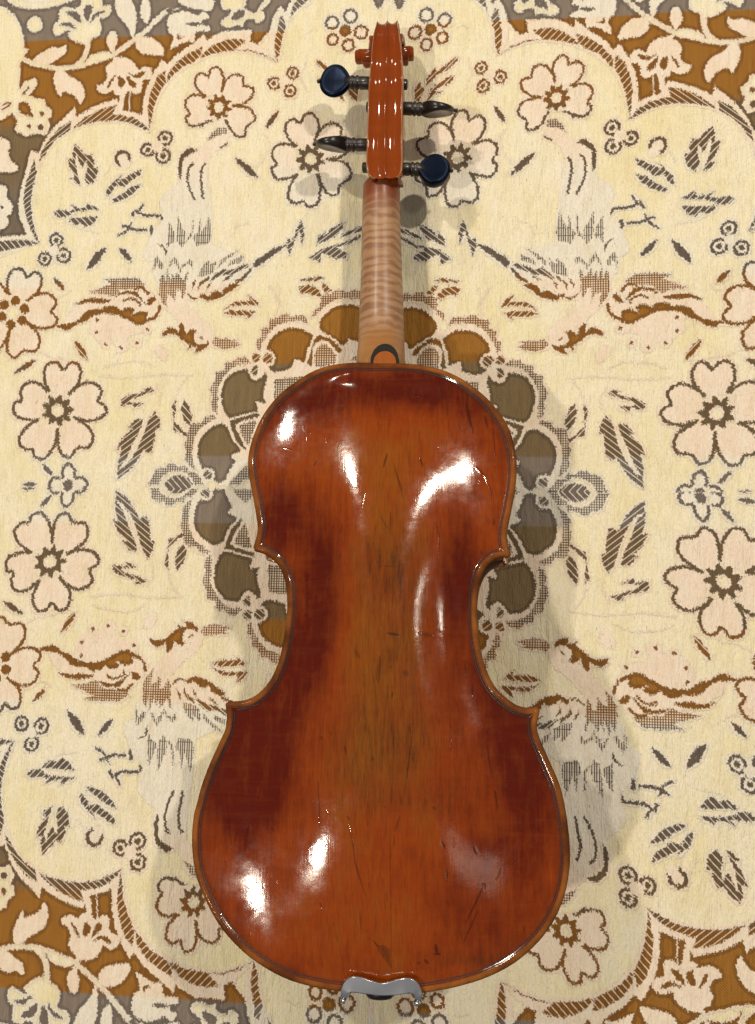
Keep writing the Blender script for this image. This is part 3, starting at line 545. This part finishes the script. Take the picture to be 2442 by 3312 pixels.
for zz, s, wm, a in ((3, "930,480 925,600 950,720 985,860", 2.2, .8), (3, "1105,690 1125,800", 2, .7), (3, "1185,820 1205,1100", .8, .7), (3, "650,340 680,490", 1, .6), (3, "160,1110 125,1240", 1, .8), (3, "475,1140 500,1220", 1.3, .8), (3, "220,1200 300,1450 300,1540", .7, .7), (3, "1015,1200 1090,1270", 2, .8), (3, "1090,1270 1165,1430 1165,1540", .8, .7),
                     (3, "620,1760 660,1900 650,2080", .9, .6), (3, "1190,1700 1190,1760", 1.8, .6), (3, "1300,1440 1310,1470", 1.8, .7), (3, "400,500 520,530 550,490", .8, .6), (3, "730,330 760,480", .8, .5), (3, "1065,2010 1075,2050", 1.5, .6), (3, "840,770 870,850", .8, .5), (3, "195,1680 195,1850", 1, .6), (3, "100,1720 180,1850", .6, .5),
                     (5, "145,640 240,655", 2, .8), (5, "400,630 500,650", 3.2, .5), (5, "285,955 300,975", 4, .5), (5, "90,820 75,1050", .8, .8), (5, "340,1480 300,1820", .9, .8), (5, "770,880 780,960", .9, .7), (5, "830,1060 835,1140", 1.4, .7), (5, "960,1570 990,1800", 1.1, .7), (5, "1025,1940 1035,2030", 1.4, .7), (5, "185,1120 180,1160", 1.2, .7), (5, "740,330 790,480", .6, .5), (5, "95,90 210,95", .8, .4), (5, "630,60 640,330", .6, .4), (5, "700,1180 760,1500", .6, .4),
                     (6, "1095,60 1105,420", .8, .7), (6, "1350,420 1385,600 1400,740 1480,1010", .9, .7), (6, "490,440 460,680", 1.4, .7), (6, "310,230 350,640", .9, .6), (6, "220,40 245,140", .6, .6), (6, "690,450 715,490", 1.3, .6), (6, "1100,1070 1115,1110", 1.2, .6), (6, "1340,350 1360,380", 1.5, .6), (6, "1430,1150 1440,1290", .8, .5), (6, "1540,1390 1580,1440", 1, .7),
                     (7, "930,940 780,1250", 1.2, .8), (7, "925,930 930,960", 2.5, .7), (7, "880,1150 760,1420", 1, .7), (7, "580,560 605,620", 1.8, .8), (7, "850,610 870,670", 1.8, .8), (7, "620,800 625,870", 1.4, .8), (7, "530,1430 540,1510", 2.2, .9), (7, "520,1510 565,1510", 1.6, .9), (7, "440,1560 465,1590", 2, .7), (7, "1020,150 1045,310", 1.6, .7), (7, "240,350 200,480", .8, .6), (7, "195,500 195,600", .7, .6), (7, "1065,800 1030,890", 1.5, .6), (7, "1260,1290 1270,1340", 1.2, .6), (7, "160,420 163,1000 162,1640", .45, .5), (7, "510,280 530,290", 2, .5), (7, "380,1590 400,1580", 1.4, .6),
                     (2, "1500,1110 1470,1230", 1.3, .8), (2, "810,1150 780,1200", 1.3, .7), (2, "1070,1800 1050,1880", 1, .6), (2, "1580,1260 1640,1480", .7, .6), (2, "1540,1680 1540,1850", 1.2, .6), (2, "480,1010 560,1030", 1, .7), (2, "475,1660 490,1680", 2.4, .5), (2, "1290,1500 1250,1700", .6, .4),
                     (4, "1605,830 1600,1040", .8, .6), (4, "1320,1560 1330,1620", 1.5, .6), (4, "1405,780 1440,840", 3, .4), (4, "960,465 975,475", 2.2, .5), (4, "1120,1480 1130,1500", 2, .5), (4, "1100,1850 1095,2030", .7, .6), (4, "1545,1650 1550,1670", 2, .5), (4, "215,1680 240,1800", .7, .6)): scratch(zz, s, wm, a)
rng = np.random.default_rng(5)
for k in range(70):                                     # small nicks along the grain
    x_, y_ = rng.uniform(-.09, .09), rng.uniform(-.16, .16); l_ = rng.gamma(2, .0016); p = np.array([[x_, y_], [x_+rng.normal(0, .12)*l_, y_+l_]])
    n = max(3, int(l_/.0004))
    for q in np.linspace(p[0], p[1], n):
        ci, cj = int((q[0]-WX0)*MS), int((q[1]-WY0)*MS); r_ = rng.choice([1, 1, 2]); sl = (slice(max(cj-r_, 0), cj+r_), slice(max(ci-r_, 0), ci+r_)); mark[sl] = np.maximum(mark[sl], .3)
patch = wpt(8, "600,0 650,60 700,70 760,60 900,150 895,510 800,370 680,200 620,60"); pm = np.zeros((WHt, WWd), bool)
q = (patch-[WX0, WY0])*MS; pin = inside(np.c_[wx.ravel(), wy.ravel()][(wy.ravel() < -.13)], patch); tmp = np.zeros(WHt*WWd); tmp[wy.ravel() < -.13] = pin; dirt += tmp.reshape(WHt, WWd)*.75
arr = np.dstack([np.clip(red, 0, 1), np.clip(dirt*.7+.15, 0, 1), np.clip(mark, 0, 1), np.ones_like(red)])
wear_img = data_image("varnish_wear", arr)

# ---------------------------------------------------------------- materials of the violin
def varnish(name, worn=True):
    T = NT(name); tc = T.n("TexCoord"); ob = tc.outputs["Object"]; sep = T.n("SeparateXYZ", {0: ob})
    grain = T.noise(T.coord((420, 26, 120)), 1.0, 5, .65); fine = T.noise(T.coord((1400, 90, 400)), 1.0, 3, .6); cloud = T.noise(ob, 38.0, 5, .6); flame = T.noise(T.coord((30, 240, 60)), 1.0, 3, .6, .6)
    GOLD_, ORNG, RED_ = ((C3(.245, .073, .006), C3(.25, .040, .0028), C3(.085, .0050, .001)) if worn else (C3(.28, .060, .006), C3(.22, .038, .003), C3(.11, .013, .0018)))
    if worn:
        uv = T.n("CombineXYZ", {0: T.math('MULTIPLY_ADD', sep.outputs[0], MS/WWd, -WX0*MS/WWd), 1: T.math('MULTIPLY_ADD', sep.outputs[1], MS/WHt, -WY0*MS/WHt)})
        tx = T.n("TexImage", {0: uv.outputs[0]}, image=wear_img, extension='EXTEND'); ch = T.n("SeparateColor", {0: tx.outputs[0]})
        med = T.noise(T.coord((150, 42, 100)), 1.0, 6, .72)
        r0 = T.math('ADD', ch.outputs[0], T.math('MULTIPLY_ADD', grain, .45, -.225)); r0 = T.math('ADD', r0, T.math('MULTIPLY_ADD', T.noise(T.coord((70, 34, 60)), 1.0, 6, .75), .8, -.4)); r0 = T.math('ADD', r0, T.math('MULTIPLY_ADD', cloud, .5, -.25))
    else: r0 = T.math('MULTIPLY_ADD', cloud, .7, .02)
    c = T.ramp(r0, [(0, GOLD_), (.42, ORNG), (.95, RED_)])
    c = T.mix(T.math('MULTIPLY', T.ramp(fine, [(.42, C3(0, 0, 0)), (.72, C3(1, 1, 1))]), .34 if worn else .12), c, C3(.07, .016, .003))
    c = T.mix(T.math('MULTIPLY', T.ramp(flame, [(.5, C3(0, 0, 0)), (.8, C3(1, 1, 1))]), .07), c, C3(.42, .13, .014))
    if worn:
        flk = T.noise(T.coord((520, 60, 200)), 1.0, 5, .75)
        c = T.mix(T.math('MULTIPLY', T.ramp(flk, [(.56, C3(0, 0, 0)), (.70, C3(1, 1, 1))]), .42), c, C3(.06, .013, .003))
        c = T.mix(T.math('MULTIPLY', T.ramp(med, [(.52, C3(0, 0, 0)), (.72, C3(1, 1, 1))]), .10), c, C3(.40, .13, .012))
    nrm_h = T.math('MULTIPLY_ADD', fine, .12, T.math('MULTIPLY', cloud, .9)); rough = .12 if worn else .06
    if worn:
        d0 = T.math('MULTIPLY', T.math('ADD', ch.outputs[1], -.15), T.math('MULTIPLY_ADD', flk, 3.4, -.9)); d0 = T.math('MAXIMUM', d0, 0.0)
        c = T.mix(T.math('MINIMUM', d0, .8), c, C3(.048, .015, .005)); c = T.mix(T.math('MULTIPLY', ch.outputs[2], .85), c, C3(.028, .006, .002))
        ed = T.n("Attribute", attribute_name="edge_dist").outputs["Fac"]
        em = T.ramp(T.math('MULTIPLY', ed, 100.0), [(.27, C3(1, 1, 1)), (.38, C3(0, 0, 0))])
        ec = T.mix(T.ramp(cloud, [(.35, C3(0, 0, 0)), (.62, C3(1, 1, 1))]), C3(.29, .105, .024), C3(.085, .030, .011))
        c = T.mix(T.math('MULTIPLY', em, .85), c, ec)
        chd = T.ramp(T.math('MULTIPLY', ed, 100.0), [(.40, C3(0, 0, 0)), (.50, C3(1, 1, 1)), (.62, C3(.5, .5, .5)), (.9, C3(0, 0, 0))])    # uneven darker band in the hollow along the edge
        c = T.mix(T.math('MULTIPLY', chd, T.math('MULTIPLY', cloud, .55)), c, C3(.035, .012, .005))
        nrm_h = T.math('ADD', nrm_h, T.math('MULTIPLY', ch.outputs[2], -.35))
    T.b.inputs['Specular IOR Level'].default_value = .0
    T.set(Base_Color=c, Roughness=.30, Coat_Weight=(T.math('MULTIPLY_ADD', em, -.84, .92) if worn else .9), Coat_Roughness=(T.math('MULTIPLY_ADD', T.ramp(T.noise(ob, 55.0, 5, .7), [(.38, C3(0, 0, 0)), (.68, C3(1, 1, 1))]), .10, .055) if worn else rough), Coat_IOR=1.5)
    bp = T.bump(nrm_h, .22 if worn else .05, .0006); T.set(Normal=T.bump(nrm_h, .35 if worn else .06, .0006), Coat_Normal=bp)
    return T.m
M_back = varnish("worn_varnish"); M_head = varnish("red_brown_varnish", False)
def plain(name, col, rough=.4, metal=0.0, coat=0.0, nscale=60.0, var=.25, bump=.1):
    T = NT(name); n = T.noise(T.coord(), nscale, 4); c = T.mix(T.math('MULTIPLY', n, var), C3(*col), C3(*[v*.35 for v in col])); T.set(Base_Color=c, Roughness=rough, Metallic=metal, Coat_Weight=coat, Coat_Roughness=.08, Normal=T.bump(n, bump, .0004)); return T.m
M_ebony = plain("black_ebony", (.012, .010, .010), .3); M_purf = plain("dyed_purfling", (.020, .012, .009), .4); M_rib = plain("dark_varnished_rib", (.10, .028, .008), .3, 0, .5)
M_maple = plain("pale_belly_wood", (.3, .12, .03), .4, 0, .4); M_chrome = plain("polished_nickel", (.72, .77, .86), .22, 1.0, 0, 90, .15, .05); M_steel = plain("wound_string", (.5, .5, .5), .3, 1.0)  # nickel tinted bluish: a grey-blue reflection put into the metal's colour
T = NT("stained_peg_blue_sheen"); nz = T.noise(T.coord((900, 60, 900)), 1.0, 3); cc = T.mix(nz, C3(.0012, .004, .013), C3(.003, .011, .036)); T.set(Base_Color=cc, Metallic=.8, Roughness=.34, Normal=T.bump(nz, .10, .0003)); M_peg = T.m  # blue reflection on the black peg faces is put into the base colour
T = NT("dark_peg_shank"); nz = T.noise(T.coord((80, 900, 900)), 1.0, 3); T.set(Base_Color=T.mix(nz, C3(.010, .0065, .006), C3(.028, .018, .014)), Roughness=.36, Coat_Weight=.08); M_shank = T.m
# neck: bare flamed maple, varnish-brown at both ends
T = NT("flamed_maple_neck"); tc = T.n("TexCoord"); sep = T.n("SeparateXYZ", {0: tc.outputs["Object"]})
wv = T.n('TexWave', {'Vector': tc.outputs['Object'], 'Scale': 55.0, 'Distortion': 5.0, 'Detail': 2.0, 'Detail Scale': 1.2}, wave_type='BANDS', bands_direction='Y').outputs[1]
fl = T.math('MULTIPLY_ADD', wv, .22, T.math('MULTIPLY', T.noise(T.coord((20, 190, 40)), 1.0, 5, .6, .7), .78)); gr = T.noise(T.coord((900, 22, 600)), 1.0, 4); cl = T.noise(tc.outputs["Object"], 50.0, 4)
cc = T.mix(T.ramp(fl, [(.43, C3(0, 0, 0)), (.58, C3(1, 1, 1))]), C3(.36, .19, .098), C3(.19, .078, .030)); cc = T.mix(T.math('MULTIPLY', gr, .35), cc, C3(.50, .31, .18))
yN = sep.outputs[1]; Y_HEEL, Y_NUT = LP(1243, 1165, -.02)[1], LP(1243, 610, -.02)[1]
e0 = T.n("MapRange", {0: yN, 1: Y_HEEL+.028, 2: Y_HEEL+.012, 3: 0.0, 4: 1.0}).outputs[0]; e1 = T.n("MapRange", {0: yN, 1: Y_NUT-.016, 2: Y_NUT-.002, 3: 0.0, 4: 1.0}).outputs[0]
cc = T.mix(T.math('MULTIPLY', e0, .9), cc, T.mix(cl, C3(.38, .175, .045), C3(.27, .10, .02))); cc = T.mix(T.math('MULTIPLY', e1, .95), cc, T.mix(cl, C3(.26, .06, .008), C3(.15, .022, .005)))
T.set(Base_Color=cc, Roughness=.45, Coat_Weight=.15, Coat_Roughness=.25, Normal=T.bump(gr, .12, .0004)); M_neck = T.m

# ---------------------------------------------------------------- back plate, purfling, ribs, belly
back = plate("back_plate", .00125, (.0004, .0009, .0017, .0026, .0034, .0044, .0055), back_z, M_back, -.0042, .0034, violin)
pb = MB()
for r in runs:
    if len(r) < 20: continue
    for o0, o1 in ((.0036, .0040), (.0045, .0050)):
        q = offset_run(r, o0, 0); q2 = offset_run(r, o1, 0); ok = (seg_dist(q2) > o1*.98) & inside(q2)
        q, q2 = q[ok], q2[ok]
        za = back_z(q)+.00012; zb2 = back_z(q2)+.00012
        pb.add(*sheet([np.c_[q, za-.0003], np.c_[q, za], np.c_[q2, zb2], np.c_[q2, zb2-.0003]]))
pb.build("purfling", M_purf, back)
rib_in = np.concatenate([offset_run(r, .0030, .9) for r in runs if len(r) > 20])
Z_BEL = -.0345
mb = MB(); n = len(rib_in)
mb.add(*sheet([np.c_[rib_in, np.full(n, -.0040)], np.c_[rib_in, np.full(n, Z_BEL+.0005)]], True)); mb.build("ribs", M_rib, violin)
def belly_z(P, d=None):
    d = seg_dist(P) if d is None else d
    return Z_BEL-.004-np.interp(d, EDGE[:, 0], EDGE[:, 1])-np.clip(sample(zg, P), 0, 1)*1.05
belly = plate("belly", .004, (.0009, .0026, .0055), belly_z, M_maple, Z_BEL, .0034, violin)

# ---------------------------------------------------------------- neck, heel button, fingerboard
ya = Y_HEEL-.013; yb = LP(1249, 571, -.009)[1]+.0045
LEFT = pts("1155,1168 1155,1153 1162,966 1168,872 1171,735 1177,591"); RIGHT = pts("1311,1168 1308,1153 1305,1028 1300,872 1296,747 1293,591")
zr = -.031
lf, rg = LPs(LEFT, zr), LPs(RIGHT, zr)
rows = []
yy_ = np.linspace(ya, yb, 70)
for y in yy_:
    xl = np.interp(y, lf[:, 1], lf[:, 0]); xr = np.interp(y, rg[:, 1], rg[:, 0]); s = (y-ya)/(yb-ya)
    zbase = -.0375+.0085*s; top = zbase+.0140-.0012*s
    hb = np.clip(1-(y-ya)/.045, 0, 1); hb = hb*hb*(3-2*hb); top += hb*(-.0046-top)               # the heel sweeps up to the button
    hn = np.clip(1-(yb-y)/.016, 0, 1); top += hn**2*.0022
    ex = 2.0+1.4*hb; t = np.linspace(0, np.pi, 29)
    c, s2 = np.cos(t), np.sin(t)
    rows.append(np.c_[(xl+xr)/2-(xr-xl)/2*np.sign(c)*np.abs(c)**(2/ex), np.full(29, y), zbase+(top-zbase)*np.abs(s2)**(2/ex)])
rows = rows + [np.c_[rows[-1][:, 0], rows[-1][:, 1]+.0005, rows[-1][:, 2]*0+rows[-1][0, 2]]]
MB().add(*sheet(rows)).build("neck", M_neck, violin)
fb = MB(); zf = [-.0377, -.0428]
y_end = -.055 + OUT[:, 1].max()-.06
fr_ = []
for y, zz_ in ((yb, -.0292), (ya, -.0378), (y_end, -.0478)):
    s = (y-ya)/(yb-ya); xl = np.interp(min(max(y, lf[0, 1]), lf[-1, 1]), lf[:, 1], lf[:, 0])+.0009; xr = np.interp(min(max(y, lf[0, 1]), lf[-1, 1]), rg[:, 1], rg[:, 0])-.0014
    if y == y_end: xl, xr = xl-.0045, xr+.0045
    fr_.append(np.array([[xl, y, zz_], [xr, y, zz_], [xr, y, zz_-.004], [(xl+xr)/2, y, zz_-.0062], [xl, y, zz_-.004]]))
fb.add(*sheet(fr_, True)); fb.add(fr_[0], [(0, 1, 2, 3, 4)]); fb.add(fr_[-1], [(0, 1, 2, 3, 4)]); fb.build("fingerboard", M_ebony, violin, False)
bc = LP(1243.5, 1172, 0); brad = .0094; t = np.linspace(0, np.pi, 33)
def half_disc(r0, h0, r1, h1, zlo, zhi):
    mb = MB(); rws = []
    for r, h, z in ((r1, h1, zlo), (r1, h1, zhi-.0003), (r1-.0003, h1-.0003, zhi), (r0, h0, zhi), (r0, h0, zlo)):
        q = np.c_[bc[0]+r*np.cos(t), bc[1]+h*np.sin(t)**.9, np.full(len(t), z)]; rws.append(np.vstack([q[:1]-[0, .004, 0], q, q[-1:]-[0, .004, 0]]))
    return mb.add(*sheet(rws))
half_disc(.0070, .0078, .0086, .0124, -.006, -.0009).build("button_crown", plain("ebony_crown", (.003, .003, .003), .8), violin, False)
T = NT("button_wood"); nz = T.noise(T.coord((500, 40, 100)), 1.0, 4); T.set(Base_Color=T.mix(nz, C3(.36, .105, .012), C3(.25, .055, .006)), Roughness=.5); T.b.inputs['Specular IOR Level'].default_value = .15
half_disc(.0001, .0001, .0070, .0078, -.006, -.0010).build("button", T.m, violin, False)
# bridge, tailpiece, end button (beneath the body)
bm_ = MB(); zt = -.0745
prof = np.array([[-.021, Z_BEL-.014], [-.013, Z_BEL-.020], [-.020, -.066], [-.012, -.0715], [0, zt], [.012, -.0715], [.020, -.066], [.013, Z_BEL-.020], [.021, Z_BEL-.014], [.008, Z_BEL-.0155], [0, Z_BEL-.021], [-.008, Z_BEL-.0155]])
yB = -.022
bm_.add([(x, yB+s*.002, z) for s in (-1, 1) for x, z in prof], [tuple(range(12)), tuple(range(23, 11, -1))]+[(i, (i+1) % 12, 12+(i+1) % 12, 12+i) for i in range(12)]); bm_.build("bridge", M_maple, violin, False)
ybt = OUT[:, 1].min()
tp = [np.array([[-w_, y, z], [w_, y, z], [w_*.8, y, z-.004], [-w_*.8, y, z-.004]]) for w_, y, z in ((.010, ybt+.006, -.047), (.014, ybt+.05, -.054), (.022, yB-.055, -.066))]
MB().add(*sheet(tp, True)).add(tp[0], [(0, 1, 2, 3)]).add(tp[-1], [(0, 1, 2, 3)]).build("tailpiece", M_ebony, violin, False)
eb = LP(1227, 3212, -.012)
MB().lathe([(-.004, .0001), (-.004, .0062), (.0015, .0078), (.004, .0082), (.0058, .0070), (.0066, .004), (.0068, .0001)], (eb[0], ybt+.0005, -.0165), (0, -1, 0)).build("end_button", M_ebony, violin)

# ---------------------------------------------------------------- head: fluted pegbox back running over into the scroll
HS = lambda s: pts(s)*ZM[9][2]+ZM[9][:2]
zH = -.009
hl = LPs(HS("690,1664 625,1645 598,1605 588,1520 592,1350 598,1150 605,950 620,700 635,500 650,330 672,200 690,115"), zH); hr = LPs(HS("890,1656 935,1628 952,1585 957,1500 952,1300 957,1100 960,900 968,700 960,500 945,330 928,200 908,115"), zH)
yc0, yTop = hl[0, 1], LP(*HS("800,108")[0], -.022)[1]
RS = .0185; ySc, zSc = yTop-RS, -.0055-RS
path = []                                               # (y, z, tangent angle) of the back line, chin to crest
ychin = LP(*HS("790,1655")[0], zH)[1]
for k in range(5): path.append((ychin+.0035*(1-k/5)**1.5, -.0200+.0096*math.sin(k/5*math.pi/2)))
for y in ychin+(ySc-ychin)*np.linspace(0, 1, 60)**1.7: s = (y-ychin)/(ySc-ychin); path.append((y, -.0098+.0043*s+.0014*(s+.02)/(s+.12)*math.sin(s*math.pi*4+.3)-.0005*max(0, 1-s*22)**2))
for a_ in np.linspace(0, math.pi*.62, 26)[1:]: path.append((ySc+RS*math.sin(a_), zSc+RS*math.cos(a_)))
path = np.array(path); tg = np.gradient(path, axis=0); tg /= np.linalg.norm(tg, axis=1)[:, None]; nn = np.c_[-tg[:, 1], tg[:, 0]]; nn[:9] = [0, 1]
us = np.r_[-1, -.985, np.linspace(-.94, .94, 31), .985, 1]
rows = []; walls = []
for (y, z), (ny, nz_) in zip(path, nn):
    xl = np.interp(y, hl[:, 1], hl[:, 0]); xr = np.interp(y, hr[:, 1], hr[:, 0]); mid, hw_ = (xl+xr)/2, (xr-xl)/2
    au = np.abs(us); dep = -.0018*np.sin(np.pi*np.clip(au/.94, 0, 1))**1.0+.0005*np.exp(-(au/.05)**2); dep = np.where(au > .97, -.0006-(au-.985)*.05, dep)
    dep = dep*min(1, .55+max(0, (y-ychin)/.010))
    r = np.c_[mid+us*hw_, y+dep*ny, z+dep*nz_]; rows.append(r)
    depth = np.interp(y, [ychin+.0036, ychin+.012, ySc, yTop], [.007, .023, .014, .008]); walls.append((r[0]-[0, ny*depth, nz_*depth], r[-1]-[0, ny*depth, nz_*depth], mid, hw_))
mb = MB().add(*sheet(rows)); Lw = [np.array([r[0], w_[0]]) for r, w_ in zip(rows, walls)]; Rw = [np.array([r[-1], w_[1]]) for r, w_ in zip(rows, walls)]
mb.add(*sheet(Lw)); mb.add(*sheet(Rw)); mb.add(*sheet([np.array([w_[0], w_[1]]) for w_ in walls])); mb.add(np.r_[rows[0][:1], walls[0][0][None], walls[0][1][None], rows[0][-1:]], [(0, 1, 2, 3)])
pegbox = mb.build("pegbox", M_head, violin)
# pale worn chamfer along both edges and round the chin
ch_ = MB()
for i in (0, -1):
    sgn = -1 if i == 0 else 1
    e = np.array([r[i] for r in rows[5:]]); e_in = np.array([r[2 if i == 0 else -3] for r in rows[5:]])
    out = [np.c_[e[:, 0]+sgn*.0003, e[:, 1], e[:, 2]-.0007], np.c_[e[:, 0]+sgn*.00015, e[:, 1]+nn[5:, 0]*.0005, e[:, 2]+nn[5:, 1]*.0005], np.c_[e_in[:, 0], e_in[:, 1]+nn[5:, 0]*.0004, e_in[:, 2]+nn[5:, 1]*.0004], e_in-np.c_[np.zeros(len(e)), nn[5:]*.0004]]
    ch_.add(*sheet(out))
ch_.build("chamfer", plain("worn_chamfer", (.36, .115, .022), .3, 0, .6), pegbox)
# scroll: a spiral band that widens towards the eye
th_ = np.linspace(math.pi*.5, math.pi*4.6, 110); rows = []
xm = (hl[-1, 0]+hr[-1, 0])/2; xe = np.array([LP(1195, 215, zSc)[0]+LP(1293, 215, zSc)[0]])[0]/2
for a_ in th_:
    f_ = (a_-th_[0])/(th_[-1]-th_[0]); r_ = RS*(1-.80*f_**.9); w_ = .0068+.0125*f_**1.15; x_ = xm+(xe-xm)*f_; ri = max(r_-.0062*(1-.35*f_), .0008)
    cy, cz = ySc-.0035*f_, zSc+.001*f_
    o_ = np.array([math.sin(a_), math.cos(a_)])
    prof_ = [(-w_+.0006, ri), (-w_, ri+.0012), (-w_, r_-.0008), (-w_+.0008, r_), (-w_*.5, r_-.0006), (0, r_+.0002), (w_*.5, r_-.0006), (w_-.0008, r_), (w_, r_-.0008), (w_, ri+.0012), (w_-.0006, ri)]
    rows.append(np.array([[x_+px_, cy+o_[0]*pr, cz+o_[1]*pr] for px_, pr in prof_]))
sb = MB().add(*sheet(rows)); sb.add(rows[-1], [tuple(range(11))])
scroll = sb.build("scroll", M_head, pegbox)
wE = .0198; MB().lathe([(-wE, .0001), (-wE, .0036), (-wE+.001, .0046), (wE-.001, .0046), (wE, .0036), (wE, .0001)], (xe, ySc-.0035, zSc+.001), (1, 0, 0)).build("scroll_eye", M_head, pegbox)

# ---------------------------------------------------------------- pegs
def peg(thumb, collar, tip, face_up, zp):
    """thumb: photo point of the thumb piece's centre; collar: where the shank meets it; tip: far end of the shank"""
    a, b, c = LP(*thumb, zp), LP(*collar, zp), LP(*tip, zp); s = 1 if a[0] > c[0] else -1
    ax = (a-c); ax[2] = 0; L_ = np.linalg.norm(ax); ax /= L_; lc = (b-c)@ax
    pr = [(0, .0001), (0, .0030), (.0006, .0034), (lc-.0125, .0041), (lc-.0075, .0043), (lc-.0068, .0037), (lc-.006, .0045), (lc-.0048, .0048), (lc-.0040, .0038), (lc-.0030, .0044), (lc-.0015, .0046), (lc, .0036), (lc+.003, .0034), (lc+.0035, .0001)]
    o = MB().lathe(pr, c, ax, 20).build("tuning_peg", M_shank, violin)
    # thumb piece: a thick heart-shaped disc hollowed on both faces
    R_ = .0101; half = .0033 if face_up else .0042; rws = []; e1 = ax; e2 = np.array([-ax[1], ax[0], 0]); nz_ = np.array([0, 0, 1.0])
    if not face_up:
        vd = MV.T@ray(*thumb); vd -= ax*(vd@ax); vd /= np.linalg.norm(vd); vd = vd*.62+np.array([0, .0, -.38]); vd /= np.linalg.norm(vd); nz_ = np.cross(ax, vd); e2 = vd
    tt_ = np.linspace(0, 2*np.pi, 40, endpoint=False)
    for rr, hh in ((.0, half*.62), (.35, half*.66), (.65, half*.80), (.85, half*.93), (.95, half*.80), (1.0, half*.42), (1.02, 0), (1.0, -half*.42), (.95, -half*.80), (.85, -half*.93), (.65, -half*.80), (.35, -half*.66), (0, -half*.62)):
        sx = np.cos(tt_)*R_*rr; sy = np.sin(tt_)*R_*1.12*rr; tap = 1-(.0 if face_up else .30)*(1+np.cos(tt_)*rr)/2*2
        sx = np.where(sx < 0, sx*(1.0+.18*np.exp(-(sy/.004)**2)), sx); thick = tap*hh*(1+.25*np.clip(-np.cos(tt_), 0, 1)*rr)
        if face_up: thick = thick - .0012*((np.cos(tt_)*rr)**2)*np.sign(hh) - .09*sy*np.sign(hh)
        rws.append(a+np.outer(sx, e1)+np.outer(sy, e2)+np.outer(thick, nz_))
    MB().add(*sheet(rws, True)).build("thumb_piece", M_peg if face_up else M_ebony, o)
    MB().lathe([(0, .0001), (0, .0012), (.0012, .0014), (.002, .0009), (.0022, .0001)], a+ax*(R_*1.0), ax, 12).build("pin", M_shank, o)
    return o
peg((1083, 265), (1130, 268), (1318, 274), True, -.020)
peg((1421, 355), (1367, 350), (1186, 346), False, -.021)
peg((1070, 467), (1118, 468), (1303, 470), False, -.022)
peg((1406, 550), (1360, 549), (1173, 542), True, -.023)

# ---------------------------------------------------------------- chin rest clamp: curved nickel plate hooked over the bottom edge
cp = pts("15,900 8,850 35,760 80,680 150,625 230,600 330,605 460,640 600,690 720,715 830,705 950,670 1080,635 1180,625 1280,640 1370,700 1430,790 1455,900 1450,1000 1415,1055 1360,1045 1345,990 1300,930 1240,905 1100,925 930,945 700,950 500,925 330,905 200,890 165,900 140,950 120,990 70,1005 25,985")
cpp = smooth(cp, True, 3)*Zv[8][2]+Zv[8][:2]; q = LPs(cpp, .0035)[:, :2]
zz_ = np.where(q[:, 1] < ybt+.0015, .0030-(ybt+.0015-q[:, 1])*.2, .0030)
n = len(q); cen = q.mean(0)
def inset(q, d): t_ = np.roll(q, -1, 0)-np.roll(q, 1, 0); t_ /= np.linalg.norm(t_, axis=1)[:, None]; nn_ = np.c_[-t_[:, 1], t_[:, 0]]; ar = np.sum(q[:, 0]*np.roll(q[:, 1], -1)-np.roll(q[:, 0], -1)*q[:, 1]); return q+nn_*d*(1 if ar > 0 else -1)
q1 = inset(q, .0005)
cm = MB(); rws = [np.c_[q, zz_-.0016], np.c_[q, zz_-.0003], np.c_[q1, zz_]]; cm.add(*sheet(rws, True))
r = geometry.delaunay_2d_cdt([Vector(p) for p in q1], [(i, (i+1) % n) for i in range(n)], [], 1, 1e-7)
zq = {i: zz_[int(np.argmin(((q1-np.array(p[:]))**2).sum(1)))] for i, p in enumerate(r[0])}
cm.add([(p[0], p[1], zq[i]) for i, p in enumerate(r[0])], [tuple(f) for f in r[2]])
cm.add([(p[0], p[1], zq[i]-.0016) for i, p in enumerate(r[0])], [tuple(f)[::-1] for f in r[2]])
clamp = cm.build("chin_rest_clamp", M_chrome, violin)
for px in ((1110, 3222), (1347, 3232)):
    p = LP(*px, .0015); MB().lathe([(0, .0001), (.0002, .0009), (.0010, .0014), (.004, .0016), (.006, .0014), (.02, .0017), (.0205, .0024), (.034, .0024), (.0345, .0017), (.045, .0017)], (p[0], min(p[1], ybt-.0032), .0026), (0, 0, -1), 16, up=(0, 1, 0)).build("clamp_screw", M_chrome, clamp)
